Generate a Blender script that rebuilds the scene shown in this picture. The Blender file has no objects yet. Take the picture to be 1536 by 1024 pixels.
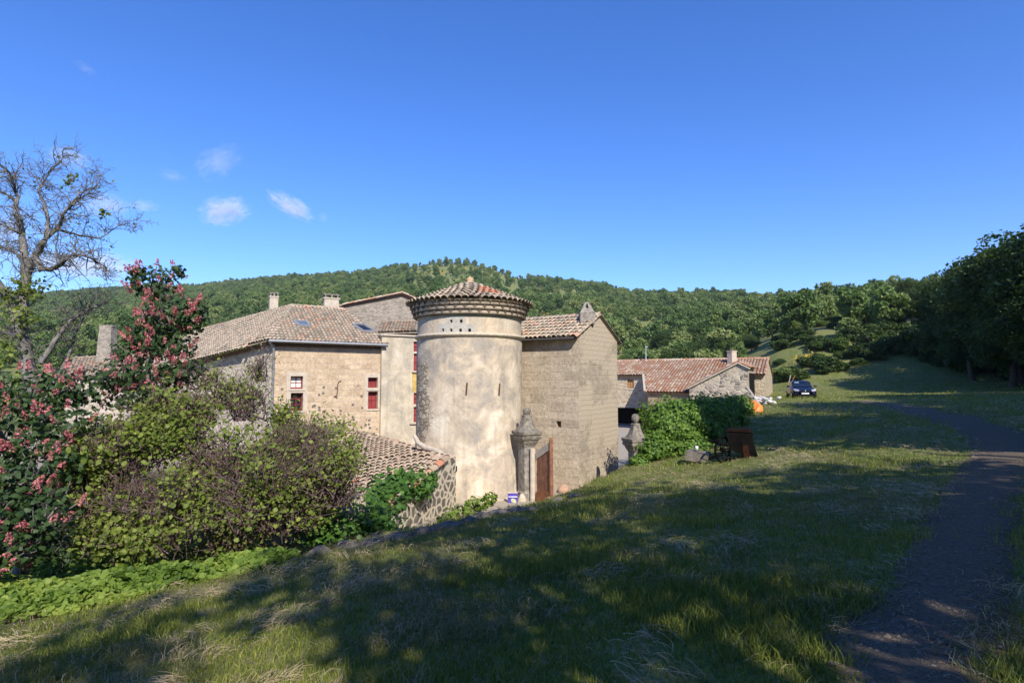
import bpy, math, random
import numpy as np
from mathutils import Vector, Matrix
random.seed(7); rng = np.random.default_rng(11)
S = bpy.context.scene; COL = S.collection
R = math.radians
F = 850.0; PITCH = math.atan(58/850); CP, SP = math.cos(PITCH), math.sin(PITCH)
SUN_AZ, SUN_EL = R(18), R(38)          # azimuth to the right of straight behind the viewer
SUN = Vector((math.sin(SUN_AZ)*math.cos(SUN_EL), -math.cos(SUN_AZ)*math.cos(SUN_EL), math.sin(SUN_EL)))

# ------------------------------------------------------------------ survey helpers
def ray(px, py):
    v = (512-py)/F
    return Vector(((px-768)/F, CP-v*SP, SP+v*CP))
def P(px, py, d):
    r = ray(px, py); return r*(d/r.y)

# ------------------------------------------------------------------ terrain heights
CT = np.array([(0,0,-1.6),(-6.3,7,-3.0),(-3.4,8.5,-2.75),(-2.6,10.5,-2.85),(-1,13,-3.1),(.6,16,-3.4),(2.2,18.3,-3.4),
 (3.9,20.3,-3.05),(6.4,17,-2.45),(8.5,24,-2.3),(13.4,32,-1.85),(19.7,45,-1.35),(23,47,-1.5),(3,6,-1.75),(4,3,-1.62),
 (10,10,-1.75),(15,20,-1.6),(25,30,-1.25),(40,40,-.5),(45,60,.3),(30,55,-.9),(0,-15,-1.3),(-15,0,-3.3),(20,0,-1.2),
 (40,10,0),(-6,2,-2.35),(-20,-20,-2.8),(30,-30,0),(70,30,1.5),(70,70,1.5),(-40,-10,-3.5)], float)
def tps_k(d2): return np.where(d2 > 1e-9, .5*d2*np.log(np.maximum(d2, 1e-9)), 0)
def tps_fit():
    n = len(CT); d2 = ((CT[:,None,:2]-CT[None,:,:2])**2).sum(-1)
    A = np.zeros((n+3, n+3)); A[:n,:n] = tps_k(d2)+np.eye(n)*2.0
    A[:n,n] = 1; A[:n,n+1:] = CT[:,:2]; A[n:,:n] = A[:n,n:].T
    return np.linalg.solve(A, np.concatenate([CT[:,2], np.zeros(3)]))
TW = tps_fit()
def meadow(x, y):
    d2 = (x[:,None]-CT[None,:,0])**2+(y[:,None]-CT[None,:,1])**2
    n = len(CT); return tps_k(d2)@TW[:n]+TW[n]+x*TW[n+1]+y*TW[n+2]
EDGE = np.array([(-60,-6),(-14,4.6),(-6.3,7),(-3.4,8.5),(-2.6,10.5),(-1,13),(.6,16),(2.2,18.3),(3.9,20.3),(6,23),(8.5,28),
                 (12,34),(16.5,40),(18.9,43.5),(22,52),(28,66),(60,110)], float)
def edge_sd(x, y):                       # positive on the low (courtyard) side
    best = np.full(x.shape, 1e9); sg = np.zeros(x.shape)
    for (ax, ay), (bx, by) in zip(EDGE[:-1], EDGE[1:]):
        dx, dy = bx-ax, by-ay; L = dx*dx+dy*dy
        t = np.clip(((x-ax)*dx+(y-ay)*dy)/L, 0, 1)
        ex, ey = x-ax-t*dx, y-ay-t*dy; d = ex*ex+ey*ey
        c = dx*(y-ay)-dy*(x-ax)
        m = d < best-1e-9; best = np.where(m, d, best); sg = np.where(m, np.sign(c), sg)
    return np.sqrt(best)*sg
def smooth(t): t = np.clip(t, 0, 1); return t*t*(3-2*t)
GRID = rng.random((256,256))
def vnoise(x, y):
    xi = np.floor(x).astype(int); yi = np.floor(y).astype(int); fx = smooth(x-xi); fy = smooth(y-yi)
    g = lambda a, b: GRID[a % 256, b % 256]
    return (g(xi,yi)*(1-fx)+g(xi+1,yi)*fx)*(1-fy)+(g(xi,yi+1)*(1-fx)+g(xi+1,yi+1)*fx)*fy
def fbm(x, y, o=4):
    s = 0; a = .5
    for k in range(o): s = s+a*vnoise(x*2**k+k*17.3, y*2**k+k*5.1); a *= .5
    return s
RIDGE = np.array([(-4000,520,900),(-900,470,950),(-300,462,950),(0,449,930),(180,437,900),(280,432,860),(360,426,820),(440,418,780),(520,415,750),(560,410,730),
 (610,401,710),(640,396,700),(680,392,690),(704,392,690),(722,397,685),(750,406,680),(768,413,675),(800,419,660),(850,425,640),(910,433,610),(925,440,600),(1000,445,570),(1090,446,540),
 (1150,453,520),(1200,453,500),(1250,448,480),(1300,443,460),(1400,440,430),(1536,424,400),(2200,420,400),(4000,500,400)], float)
def ridge(az):
    px = 768+F*np.tan(np.clip(az, -1.3, 1.3))
    py = np.interp(px, RIDGE[:,0], RIDGE[:,1]); D = np.interp(px, RIDGE[:,0], RIDGE[:,2])
    top = (570-py)/F*D-2.0
    D = D/np.cos(np.clip(az,-1.2,1.2))
    k = smooth((1.75-np.abs(az))/.5)
    return top*k, np.minimum(D, 1200)
def height(x, y):
    x = np.atleast_1d(np.asarray(x, float)); y = np.atleast_1d(np.asarray(y, float))
    r = np.hypot(x, y); az = np.arctan2(x, y)
    xm, ym = np.clip(x,-70,75), np.clip(y,-45,80)
    m = meadow(xm, ym)
    m = m+(fbm(x*.9, y*.9, 3)-.45)*.16*np.clip(1.4-r/60, .2, 1)
    sd = edge_sd(x, y)
    low = -4.2+.75*smooth((-3-x)/3)*smooth((15-y)/4)+(fbm(x*.4+9, y*.4, 3)-.45)*.12*smooth((-3-x)/3)
    w = .9+3.6*smooth((-2.6-x)/2)*smooth((12-y)/2)
    near = m*(1-smooth(sd/w))+low*smooth(sd/w)
    top, D = ridge(az)
    base = np.where(az > .32, .5, -5.0)+5.5*0
    base = -5+5.5*smooth((az-.25)/.25)+5.0*smooth((r-60)/40)*smooth((az-.22)/.3)*smooth((.95-az)/.25)
    t = (r-72)/(D-72)
    far = base+(top-base)*(np.clip(t,0,1)*.75+.25*smooth(t))+(fbm(x*.02, y*.02, 4)-.47)*np.clip((r-90)*.05,0,9)*np.clip((D-r)/120,.25,1)
    far = np.where(r > D, far-(r-D)*.06, far)
    k = smooth((r-62)/26)
    return near*(1-k)+far*k
def H(x, y): return float(height([x],[y])[0])
def G(px, py, lo=1.5, hi=900):          # where the line of sight through a pixel meets the ground
    r = ray(px, py); d = np.geomspace(lo, hi, 900)/r.y
    gap = r.z*d-height(r.x*d, r.y*d)
    i = int(np.argmax(gap < 0)); return Vector((r.x*d[i], r.y*d[i], H(r.x*d[i], r.y*d[i])))
def plane_hit(px, py, A, n):
    r = ray(px, py); return r*(A.dot(n)/r.dot(n))

# ------------------------------------------------------------------ objects
def tag(o, label=None, cat=None, group=None, kind=None):
    if label: o['label'] = label
    if cat: o['category'] = cat
    if group: o['group'] = group
    if kind: o['kind'] = kind
    return o
def empty(name, loc, label, cat, group=None, rz=0):
    o = bpy.data.objects.new(name, None); COL.objects.link(o); o.location = loc; o.rotation_euler = (0,0,rz)
    o.empty_display_size = .2
    return tag(o, label, cat, group)
def link(name, me, m, parent=None, local=False):
    o = bpy.data.objects.new(name, me); COL.objects.link(o)
    if m is not None and not me.materials:
        for k in (m if isinstance(m, (list, tuple)) else [m]): me.materials.append(k)
    if parent is not None:
        o.parent = parent
        if not local and parent.parent is None: o.matrix_parent_inverse = parent.matrix_basis.inverted()
    return o
class MB:
    """collects polygons (world coordinates) with uv in metres, a per-face tint and material index"""
    def __init__(s): s.v = []; s.f = []; s.uv = []; s.t = []; s.mi = []; s.sm = []
    def face(s, pts, uv=None, t=.5, mi=0, sm=False):
        b = len(s.v); s.v += [tuple(p) for p in pts]; s.f.append(tuple(range(b, b+len(pts))))
        s.uv += list(uv) if uv else [(0,0)]*len(pts); s.t.append(t); s.mi.append(mi); s.sm.append(sm)
    def strip(s, verts, faces, t=.5, mi=0, sm=True, uv=None):
        b = len(s.v); s.v += [tuple(p) for p in verts]
        for f in faces:
            s.f.append(tuple(b+i for i in f)); s.uv += [(uv[i] if uv else (0,0)) for i in f]
            s.t.append(t); s.mi.append(mi); s.sm.append(sm)
    def box(s, c, sx, sy, sz, rz=0, t=.5, mi=0, bev=0):
        c = Vector(c); ca, sa = math.cos(rz), math.sin(rz)
        def q(x, y, z): return (c.x+x*ca-y*sa, c.y+x*sa+y*ca, c.z+z)
        x, y, z = sx/2, sy/2, sz/2
        s.hexa([q(-x,-y,-z),q(x,-y,-z),q(x,y,-z),q(-x,y,-z),q(-x,-y,z),q(x,-y,z),q(x,y,z),q(-x,y,z)], t, mi)
    def hexa(s, p, t=.5, mi=0):
        for f in ((3,2,1,0),(4,5,6,7),(0,1,5,4),(1,2,6,5),(2,3,7,6),(3,0,4,7)):
            q = [Vector(p[i]) for i in f]
            w = (q[1]-q[0]).length; h = (q[3]-q[0]).length; o = q[0].x*.7+q[0].y*.3
            s.face(q, [(o,q[0].z),(o+w,q[0].z),(o+w,q[0].z+h),(o,q[0].z+h)], t, mi)
    def bar(s, a, b, w, h, up=(0,0,1), t=.5, mi=0):
        a, b = Vector(a), Vector(b); d = (b-a).normalized(); u = Vector(up)
        x = d.cross(u).normalized()*w/2; z = x.cross(d).normalized()*h/2
        s.hexa([a-x-z,a+x-z,b+x-z,b-x-z,a-x+z,a+x+z,b+x+z,b-x+z], t, mi)
    def tube(s, pts, rad, n=6, t=.5, mi=0, cap=False):
        pts = [Vector(p) for p in pts]; vs = []; fs = []
        ref = Vector((.31,.27,.91))
        for i, p in enumerate(pts):
            d = (pts[min(i+1,len(pts)-1)]-pts[max(i-1,0)])
            d = d.normalized() if d.length > 1e-9 else Vector((0,0,1))
            if abs(d.dot(ref)) > .95: ref = Vector((.9,.3,.1))
            x = d.cross(ref).normalized(); y = d.cross(x)
            r = rad[i] if isinstance(rad, (list,tuple)) else rad
            for k in range(n): a = 2*math.pi*k/n; vs.append(p+x*(r*math.cos(a))+y*(r*math.sin(a)))
        for i in range(len(pts)-1):
            for k in range(n): fs.append((i*n+k, i*n+(k+1)%n, (i+1)*n+(k+1)%n, (i+1)*n+k))
        if cap: fs.append(tuple(range(n))[::-1]); fs.append(tuple(range((len(pts)-1)*n, len(pts)*n)))
        L = [0]
        for i in range(1,len(pts)): L.append(L[-1]+(pts[i]-pts[i-1]).length)
        uv = [(k/n*.6, L[i]) for i in range(len(pts)) for k in range(n)]
        s.strip(vs, fs, t, mi, True, uv)
    def lathe(s, c, prof, n=16, t=.5, mi=0, sq=False, rz=0):
        """profile (r,z) turned round the vertical, or squared"""
        vs = []; fs = []; uv = []; c = Vector(c)
        for r, z in prof:
            for k in range(n):
                a = 2*math.pi*(k+.5*sq)/n+rz
                if sq: m = max(abs(math.cos(a-rz)), abs(math.sin(a-rz))); rr = r/m if True else r; rr = min(rr, r*1.36)
                else: rr = r
                vs.append((c.x+rr*math.cos(a), c.y+rr*math.sin(a), c.z+z)); uv.append((a*max(r,.1), z))
        for i in range(len(prof)-1):
            for k in range(n): fs.append((i*n+k, i*n+(k+1)%n, (i+1)*n+(k+1)%n, (i+1)*n+k))
        fs.append(tuple(range(n))[::-1]); fs.append(tuple(range((len(prof)-1)*n, len(prof)*n)))
        s.strip(vs, fs, t, mi, not sq, uv)
    def blob(s, c, r, seed=0, nu=10, nv=7, amp=.2, t=.5, flat=1.0, mi=0):
        rr = random.Random(seed); vs = []; fs = []
        ph = [rr.uniform(0,6) for _ in range(6)]
        for j in range(nv+1):
            th = math.pi*j/nv
            for i in range(nu):
                a = 2*math.pi*i/nu
                k = 1+amp*(math.sin(2*a+ph[0])*math.sin(th+ph[1])+.6*math.sin(3*a+ph[2]+2*th)+.5*math.cos(4*th+ph[3]))*.6+rr.uniform(-amp,amp)*.3*math.sin(th)
                vs.append((c[0]+r[0]*k*math.sin(th)*math.cos(a), c[1]+r[1]*k*math.sin(th)*math.sin(a), c[2]+r[2]*k*math.cos(th)*flat))
        for j in range(nv):
            for i in range(nu): fs.append((j*nu+i, (j+1)*nu+i, (j+1)*nu+(i+1)%nu, j*nu+(i+1)%nu))
        s.strip(vs, fs, t, mi, True, [(v[0],v[2]) for v in vs])
    def mesh(s, name):
        me = bpy.data.meshes.new(name); me.from_pydata(s.v, [], s.f)
        me.uv_layers.new(name='UVMap').data.foreach_set('uv', np.array(s.uv, np.float32).ravel())
        a = me.attributes.new('tint', 'FLOAT', 'FACE'); a.data.foreach_set('value', np.array(s.t, np.float32))
        me.polygons.foreach_set('material_index', np.array(s.mi, np.int32))
        me.polygons.foreach_set('use_smooth', np.array(s.sm, bool)); me.update(); return me
    def build(s, name, m, parent=None, local=False): return link(name, s.mesh(name), m, parent, local)
def np_mesh(name, V, groups, tint=None, smooth_=False):
    """V (n,3); groups: list of (m,k) index arrays"""
    me = bpy.data.meshes.new(name); V = np.ascontiguousarray(V, np.float32)
    me.vertices.add(len(V)); me.vertices.foreach_set('co', V.ravel())
    tot = np.concatenate([np.full(len(g), g.shape[1], np.int32) for g in groups])
    idx = np.concatenate([g.ravel() for g in groups]).astype(np.int32)
    me.loops.add(len(idx)); me.loops.foreach_set('vertex_index', idx)
    st = np.concatenate([[0], np.cumsum(tot)[:-1]]).astype(np.int32)
    me.polygons.add(len(tot)); me.polygons.foreach_set('loop_start', st); me.polygons.foreach_set('loop_total', tot)
    if tint is not None:
        a = me.attributes.new('tint', 'FLOAT', 'FACE'); a.data.foreach_set('value', np.asarray(tint, np.float32))
    me.polygons.foreach_set('use_smooth', np.full(len(tot), smooth_, bool))
    me.update(calc_edges=True); return me
def unit(a): return a/np.maximum(np.linalg.norm(a, axis=-1, keepdims=True), 1e-9)
def leaves_np(C, N, size, aspect=.6, k=4, g=None):
    """flat leaves of k corners round the centres C facing N"""
    g = g or rng; n = len(C); N = unit(N); t = unit(np.cross(N, unit(g.normal(size=(n,3))))); b = np.cross(N, t)
    ang = np.arange(k)*2*np.pi/k; size = np.broadcast_to(np.asarray(size, float), (n,))
    ca, sa = np.cos(ang), np.sin(ang)
    V = C[:,None,:]+t[:,None,:]*(ca[None,:,None]*size[:,None,None])+b[:,None,:]*(sa[None,:,None]*size[:,None,None]*aspect)
    V = V+N[:,None,:]*((np.abs(sa))[None,:,None]*size[:,None,None]*.22)
    return V.reshape(-1,3), np.arange(n*k).reshape(n,k)
class NP:
    """collects numpy leaf groups into one mesh"""
    def __init__(s): s.V = []; s.G = []; s.T = []; s.n = 0
    def add(s, V, Fs, T):
        s.V.append(V); s.G.append(Fs+s.n); s.T.append(np.broadcast_to(np.asarray(T, float), (len(Fs),))); s.n += len(V)
    def mb(s, mb):
        V = np.array(mb.v); s.V.append(V)
        for k in sorted(set(len(f) for f in mb.f)):
            fs = np.array([f for f in mb.f if len(f) == k]); s.G.append(fs+s.n); s.T.append(np.array([t for f, t in zip(mb.f, mb.t) if len(f) == k]))
        s.n += len(V)
    def mesh(s, name, sm=False): return np_mesh(name, np.concatenate(s.V), s.G, np.concatenate(s.T), sm)
    def build(s, name, m, parent=None, local=False): return link(name, s.mesh(name), m, parent, local)

# ------------------------------------------------------------------ materials
class Mat:
    def __init__(s, name, rough=.85, spec=.3):
        s.m = bpy.data.materials.new(name); s.m.use_nodes = True; s.t = s.m.node_tree; s.N = s.t.nodes
        s.b = s.N['Principled BSDF']; s.b.inputs['Roughness'].default_value = rough; s.b.inputs['Specular IOR Level'].default_value = spec
        s.out = s.N['Material Output']
    def n(s, typ, ins=None, **kw):
        x = s.N.new('ShaderNode'+typ)
        for k, v in kw.items(): setattr(x, k, v)
        for k, v in (ins or {}).items(): s.put(x.inputs[k], v)
        return x
    def put(s, sock, v):
        if isinstance(v, bpy.types.NodeSocket): s.t.links.new(v, sock)
        elif isinstance(v, bpy.types.Node): s.t.links.new(v.outputs[0], sock)
        else:
            if sock.type == 'RGBA' and len(v) == 3: v = (*v, 1)
            sock.default_value = v
    def uv(s): return s.n('TexCoord').outputs['UV']
    def obj(s): return s.n('NewGeometry').outputs['Position']
    def noise(s, scale, detail=4, rough=.6, vec=None, dist=0):
        x = s.n('TexNoise', {'Scale':scale,'Detail':detail,'Roughness':rough,'Distortion':dist})
        if vec is not None: s.put(x.inputs['Vector'], vec)
        return x.outputs['Fac']
    def ramp(s, fac, stops, interp='LINEAR'):
        x = s.n('ValToRGB'); s.put(x.inputs['Fac'], fac); cr = x.color_ramp; cr.interpolation = interp
        while len(cr.elements) < len(stops): cr.elements.new(.5)
        for e, (p, c) in zip(cr.elements, stops):
            e.position = p; e.color = (*c, 1) if not isinstance(c, (int,float)) else (c,c,c,1)
        return x.outputs['Color']
    def mix(s, f, a, b, mode='MIX'):
        x = s.n('Mix', data_type='RGBA', blend_type=mode)
        for i, v in ((0,f),(6,a),(7,b)): s.put(x.inputs[i], v)
        return x.outputs[2]
    def math(s, op, a, b=0.0):
        x = s.n('Math', operation=op); s.put(x.inputs[0], a); s.put(x.inputs[1], b); return x.outputs[0]
    def tint(s): return s.n('Attribute', attribute_name='tint').outputs['Fac']
    def bump(s, h, st=.5, d=.05):
        x = s.n('Bump', {'Strength':st,'Distance':d,'Height':h}); s.put(s.b.inputs['Normal'], x.outputs[0])
    def col(s, c): s.put(s.b.inputs['Base Color'], c); return s
def plain(name, c, rough=.7, spec=.3, metal=0, var=.25, sc=6):
    M = Mat(name, rough, spec); n = M.noise(sc, 5, .65, M.obj())
    M.col(M.mix(M.ramp(n, [(.3,0),(.7,1)]), [x*(1-var) for x in c], [min(1,x*(1+var)) for x in c])); M.b.inputs['Metallic'].default_value = metal
    return M.m
def warp(M, vec, sc, amt):
    nz = M.n('TexNoise', {'Scale':sc,'Detail':2,'Vector':vec}).outputs['Color']
    v = M.n('VectorMath', {0:nz,1:(.5,.5,.5)}, operation='SUBTRACT'); w = M.n('VectorMath', {0:v.outputs[0],'Scale':amt}, operation='SCALE')
    return M.n('VectorMath', {0:vec,1:w.outputs[0]}, operation='ADD').outputs[0]
def ashlar(name, c1, c2, mortar, w=.5, h=.27, ms=.012, stain=(.5,.42,.3), sd=.5, plaster=None, dark=None):
    M = Mat(name, .95, .15); uv = M.uv(); p = M.obj(); wv = warp(M, uv, 1.6, .09)
    br = M.n('TexBrick', {'Vector':wv,'Color1':c1,'Color2':c2,'Mortar':mortar,'Scale':1.0,'Mortar Size':ms,'Mortar Smooth':.4,'Bias':.1,'Brick Width':w,'Row Height':h})
    n1 = M.noise(.55, 5, .65, p); n2 = M.noise(9, 5, .7, p); n3 = M.noise(2.2, 4, .6, p)
    c = M.mix(M.ramp(n1, [(.42,0),(.66,sd)]), br.outputs['Color'], stain)
    c = M.mix(M.ramp(n2, [(.3,.8),(.6,0)]), c, M.mix(1.0, c, (.56,.54,.51), 'MULTIPLY'))
    c = M.mix(M.ramp(n3, [(.55,0),(.72,.5)]), c, [min(1,x*1.25) for x in c2])
    if dark:      # scattered dark field stones low on the wall
        vo = M.n('TexVoronoi', {'Vector':wv,'Scale':4.2,'Randomness':1.0}); vd = vo.outputs['Distance']
        pick = M.math('GREATER_THAN', M.n('SeparateColor', {0:vo.outputs['Color']}).outputs[0], .62)
        blobm = M.math('MULTIPLY', M.math('LESS_THAN', vd, .33), pick)
        sep = M.n('SeparateXYZ', {0:uv}); zone = M.ramp(M.math('ADD', M.math('MULTIPLY', sep.outputs[1], -.5), M.math('SUBTRACT', n1, .5)), [(dark[0],0),(dark[0]+.12,1)])
        c = M.mix(M.math('MULTIPLY', blobm, zone), c, M.mix(n2, (.10,.09,.08), (.25,.2,.16)))
    hgt = M.math('ADD', M.math('MULTIPLY', br.outputs['Fac'], -.6), M.math('MULTIPLY', n2, .9))
    if plaster:
        k = M.ramp(M.noise(.45, 5, .6, p, .4), [(plaster[1],0),(plaster[1]+.06,1)])
        c = M.mix(k, c, M.mix(n2, plaster[0], [x*1.15 for x in plaster[0]]))
    M.col(c); M.bump(hgt, .8, .05); return M.m
def rubble(name, stones, mortar, scale=3.0, edge=.06, stretch=(1,1.35,1)):
    M = Mat(name, .95, .15); uv = M.uv(); p = M.obj()
    wv = warp(M, uv, 2.0, .16); mp = M.n('Mapping', {'Vector':wv,'Scale':stretch}).outputs[0]
    v1 = M.n('TexVoronoi', {'Vector':mp,'Scale':scale}); v2 = M.n('TexVoronoi', {'Vector':mp,'Scale':scale}, feature='DISTANCE_TO_EDGE')
    rnd = M.n('SeparateColor', {0:v1.outputs['Color']}).outputs[0]
    n2 = M.noise(10, 5, .7, p); n1 = M.noise(.8, 4, .6, p)
    sc = M.ramp(M.math('ADD', M.math('MULTIPLY', rnd, .75), M.math('MULTIPLY', n2, .3)), [(i/(len(stones)-1), q) for i, q in enumerate(stones)])
    e = M.math('ADD', v2.outputs['Distance'], M.math('MULTIPLY', M.math('SUBTRACT', n2, .5), .08))
    k = M.ramp(e, [(edge*.5,1),(edge*1.5,0)])
    mc = M.mix(n1, mortar, [x*.8 for x in mortar])
    M.col(M.mix(k, sc, mc)); M.bump(M.math('ADD', M.ramp(e, [(0,0),(edge*3,1)]), M.math('MULTIPLY', n2, .5)), .6, .05); return M.m
SHADE = [(17,8.5,1.25,'d'),(27.5,13,1.3,"d"),(34,22,1.3,'d'),(9.6,-3.6,1.0),(14.3,-2.2,1.1),(21.5,2.5,1.2,'d'),(1.9,-7.4,1.0,'n'),(3.2,-3.0,.95,'n'),(6.5,-1.0,1.0),
 (9.8,-8.8,1.1,'n','d'),(12.5,-9,1.1,'d'),(31,5,1.3,'d'),(27,8,1.3,'d'),(46,30,1.0,'d'),(40,14,1.2,'d'),(-9,-25,1.2,'d'),(1,-26,1.2,'d'),(11,-25,1.2,'d'),(20,-19,1.25,'d'),(30,-10,1.25,'d'),(42,0,1.3,'d'),(-20,-24,1.2,'d'),(-3,-36,1.4,'d'),(16,-34,1.4,'d'),(50,14,1.3,'d')]  # the trees farther back are unseen and added to block sky light
SKY = dict(dust=.25, ozone=3.5, sat=1.25, hue=.507, val=1.6, cloud=.011, exp=.37, sun=5.0, mul=(.77,.82,1.0))
SKY['str'] = .118
def stucco(name, base, warm, grey, pale, stones=True):
    M = Mat(name, .95, .15); uv = M.uv(); p = M.obj()
    n1 = M.noise(.5, 6, .62, p, .3); n2 = M.noise(1.1, 6, .65, M.n('VectorMath', {0:p,1:(7.3,2.1,4.4)}, operation='ADD').outputs[0], .4)
    n3 = M.noise(7, 6, .75, p); st = M.noise(1.0, 4, .6, M.n('Mapping', {'Vector':p,'Scale':(3.0,3.0,.28)}).outputs[0])
    c = M.mix(M.ramp(n1, [(.40,0),(.60,1)]), base, warm)
    c = M.mix(M.ramp(n2, [(.47,0),(.60,.8)]), c, grey)
    c = M.mix(M.ramp(M.math('ADD', n2, M.math('MULTIPLY', M.math('SUBTRACT', n3, .5), .25)), [(.36,.8),(.48,0)]), c, pale)
    c = M.mix(M.ramp(st, [(.5,0),(.75,.45)]), c, [x*.62 for x in grey])
    c = M.mix(M.ramp(n3, [(.30,.5),(.55,0)]), c, M.mix(1.0, c, (.60,.57,.52), 'MULTIPLY'))
    h = n3
    if stones:        # plaster fallen away on the left flank
        wv = warp(M, uv, 2, .2); v2 = M.n('TexVoronoi', {'Vector':M.n('Mapping', {'Vector':wv,'Scale':(1,1.5,1)}).outputs[0],'Scale':4.0}, feature='DISTANCE_TO_EDGE').outputs['Distance']
        v1 = M.n('TexVoronoi', {'Vector':M.n('Mapping', {'Vector':wv,'Scale':(1,1.5,1)}).outputs[0],'Scale':4.0}).outputs['Color']
        sep = M.n('SeparateXYZ', {0:uv})
        side = M.ramp(M.math('ADD', M.math('ABSOLUTE', M.math('SUBTRACT', sep.outputs[0], -2.05)), M.math('MULTIPLY', M.math('SUBTRACT', n1, .5), 2.6)), [(.55,1),(.80,0)])
        top = M.ramp(sep.outputs[1], [(0.55,1),(.75,0)])
        k = M.math('MULTIPLY', side, top)
        sc = M.mix(M.ramp(v2, [(.03,0),(.09,1)]), (.22,.17,.12), M.mix(M.n('SeparateColor', {0:v1}).outputs[0], (.30,.24,.17), (.56,.47,.34)))
        c = M.mix(k, c, sc); h = M.math('ADD', n3, M.math('MULTIPLY', k, M.ramp(v2, [(0,0),(.15,1)])))
    M.col(c); M.bump(h, .6, .04); return M.m
def tiles_mat(name, stops, lich=.5, lcol=(.36,.32,.24)):
    M = Mat(name, .92, .15); p = M.obj(); t = M.tint()
    n1 = M.noise(.7, 5, .65, p); n2 = M.noise(14, 4, .7, p)
    c = M.ramp(M.math('ADD', M.math('MULTIPLY', t, .72), M.math('MULTIPLY', n1, .3)), stops)
    c = M.mix(M.ramp(M.math('ADD', n1, M.math('MULTIPLY', M.math('SUBTRACT', n2, .5), .7)), [(.42,0),(.62,lich)]), c, lcol)
    c = M.mix(M.ramp(n2, [(.3,.55),(.5,0)]), c, M.mix(1.0, c, (.5,.48,.45), 'MULTIPLY'))
    M.col(c); M.bump(n2, .4, .02); return M.m
def leaf_mat(name, stops, trans=.35, tcol=None, rough=.55, spec=.35):
    M = Mat(name, rough, spec); t = M.tint(); n = M.noise(.9, 3, .6, M.obj())
    c = M.ramp(M.math('ADD', M.math('MULTIPLY', t, .75), M.math('MULTIPLY', n, .28)), stops)
    M.col(c); tr = M.n('BsdfTranslucent', {'Color':M.mix(1.0, c, tcol or (1.3,1.35,.6), 'MULTIPLY')})
    mx = M.n('MixShader', {0:trans,1:M.b.outputs[0],2:tr.outputs[0]}); M.put(M.out.inputs['Surface'], mx.outputs[0]); return M.m
def bark_mat(name, a, b):
    M = Mat(name, .95, .1); p = M.obj(); n = M.noise(9, 6, .75, M.n('Mapping', {'Vector':p,'Scale':(1,1,.35)}).outputs[0])
    M.col(M.ramp(n, [(.3,a),(.65,b)])); M.bump(n, .8, .03); return M.m

m_facade = ashlar('ochre_ashlar', (.46,.34,.225), (.64,.50,.345), (.66,.55,.41), .62, .3, .016, (.60,.47,.32), .45, dark=(.08,))
m_block = ashlar('grey_ashlar', (.39,.325,.245), (.55,.465,.355), (.52,.44,.335), .62, .31, .012, (.53,.43,.31), .6)
m_gable = ashlar('rendered_gable_stone', (.33,.275,.205), (.50,.415,.31), (.52,.44,.33), .34, .2, .016, (.40,.34,.255), .5, plaster=((.46,.385,.28),.50))
m_pale = stucco('cream_render', (.53,.45,.33), (.60,.50,.35), (.40,.36,.29), (.66,.59,.47), False)
m_tower = stucco('patched_lime_render', (.53,.44,.335), (.61,.495,.355), (.34,.31,.27), (.76,.68,.545))
m_towerup = stucco('ochre_render', (.58,.485,.36), (.64,.51,.36), (.45,.40,.32), (.66,.58,.46), False)
m_sidewall = rubble('pale_rubble', [(.36,.30,.23),(.50,.43,.34),(.31,.26,.20),(.55,.48,.38)], (.55,.48,.38), 2.8, .06)
m_shedwall = rubble('basalt_cobbles', [(.10,.095,.08),(.17,.155,.125),(.13,.12,.10),(.21,.19,.15)], (.58,.51,.39), 3.2, .13, (1,1.15,1))
m_farm = rubble('beige_field_stone', [(.24,.18,.12),(.52,.43,.31),(.36,.28,.19),(.62,.54,.42)], (.60,.52,.40), 2.6, .05, (1,1.7,1))
m_farm2 = rubble('brown_field_stone', [(.17,.12,.08),(.30,.23,.16),(.36,.28,.19),(.24,.18,.12)], (.40,.33,.24), 3.6, .045, (1,2.0,1))
m_barn = rubble('mixed_big_stone', [(.22,.19,.15),(.46,.39,.30),(.15,.135,.115),(.52,.45,.34),(.34,.27,.2)], (.56,.49,.38), 2.7, .06, (1,1.35,1))
m_backwall = rubble('grey_field_stone', [(.28,.24,.19),(.38,.33,.26),(.22,.19,.155),(.42,.36,.29)], (.40,.35,.28), 3.6, .03, (1,1.9,1))
m_tile_old = tiles_mat('lichen_tiles', [(.12,(.24,.195,.145)),(.4,(.41,.33,.235)),(.62,(.54,.42,.30)),(.85,(.50,.245,.14)),(.95,(.64,.53,.40))], .5, (.44,.385,.285))
m_tile_red = tiles_mat('terracotta_tiles', [(.12,(.36,.20,.13)),(.4,(.46,.22,.12)),(.6,(.44,.31,.22)),(.78,(.56,.43,.32)),(.95,(.66,.56,.44))], .25, (.45,.38,.29))
m_tile_shed = tiles_mat('mossy_shed_tiles', [(.12,(.30,.225,.165)),(.4,(.47,.34,.24)),(.65,(.56,.43,.315)),(.86,(.56,.19,.10)),(.97,(.60,.26,.15))], .5, (.45,.38,.25))
m_mortar = plain('lime_mortar', (.52,.45,.34), .95, .1, 0, .3, 8)
m_eaves_shade = plain('eaves_shade_brown', (.16,.12,.085), .95, .1)  # dark brown paints the shadow band under eaves and cornices
m_red = plain('oxblood_paint', (.22,.030,.032), .5, .4, 0, .2)
m_redsh = plain('red_shutter', (.26,.045,.045), .55, .35, 0, .25)
m_zinc = plain('zinc', (.34,.35,.36), .45, .5, .3, .15)
m_iron = plain('rusty_iron', (.12,.06,.035), .8, .3, .2, .5, 14)
m_dark = plain('interior_shade_black', (.012,.010,.009), .9, .1)  # near-black colour stands in for the shade inside openings
m_stonetrim = plain('pale_stone_trim', (.50,.43,.335), .9, .15, 0, .18, 5)
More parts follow.
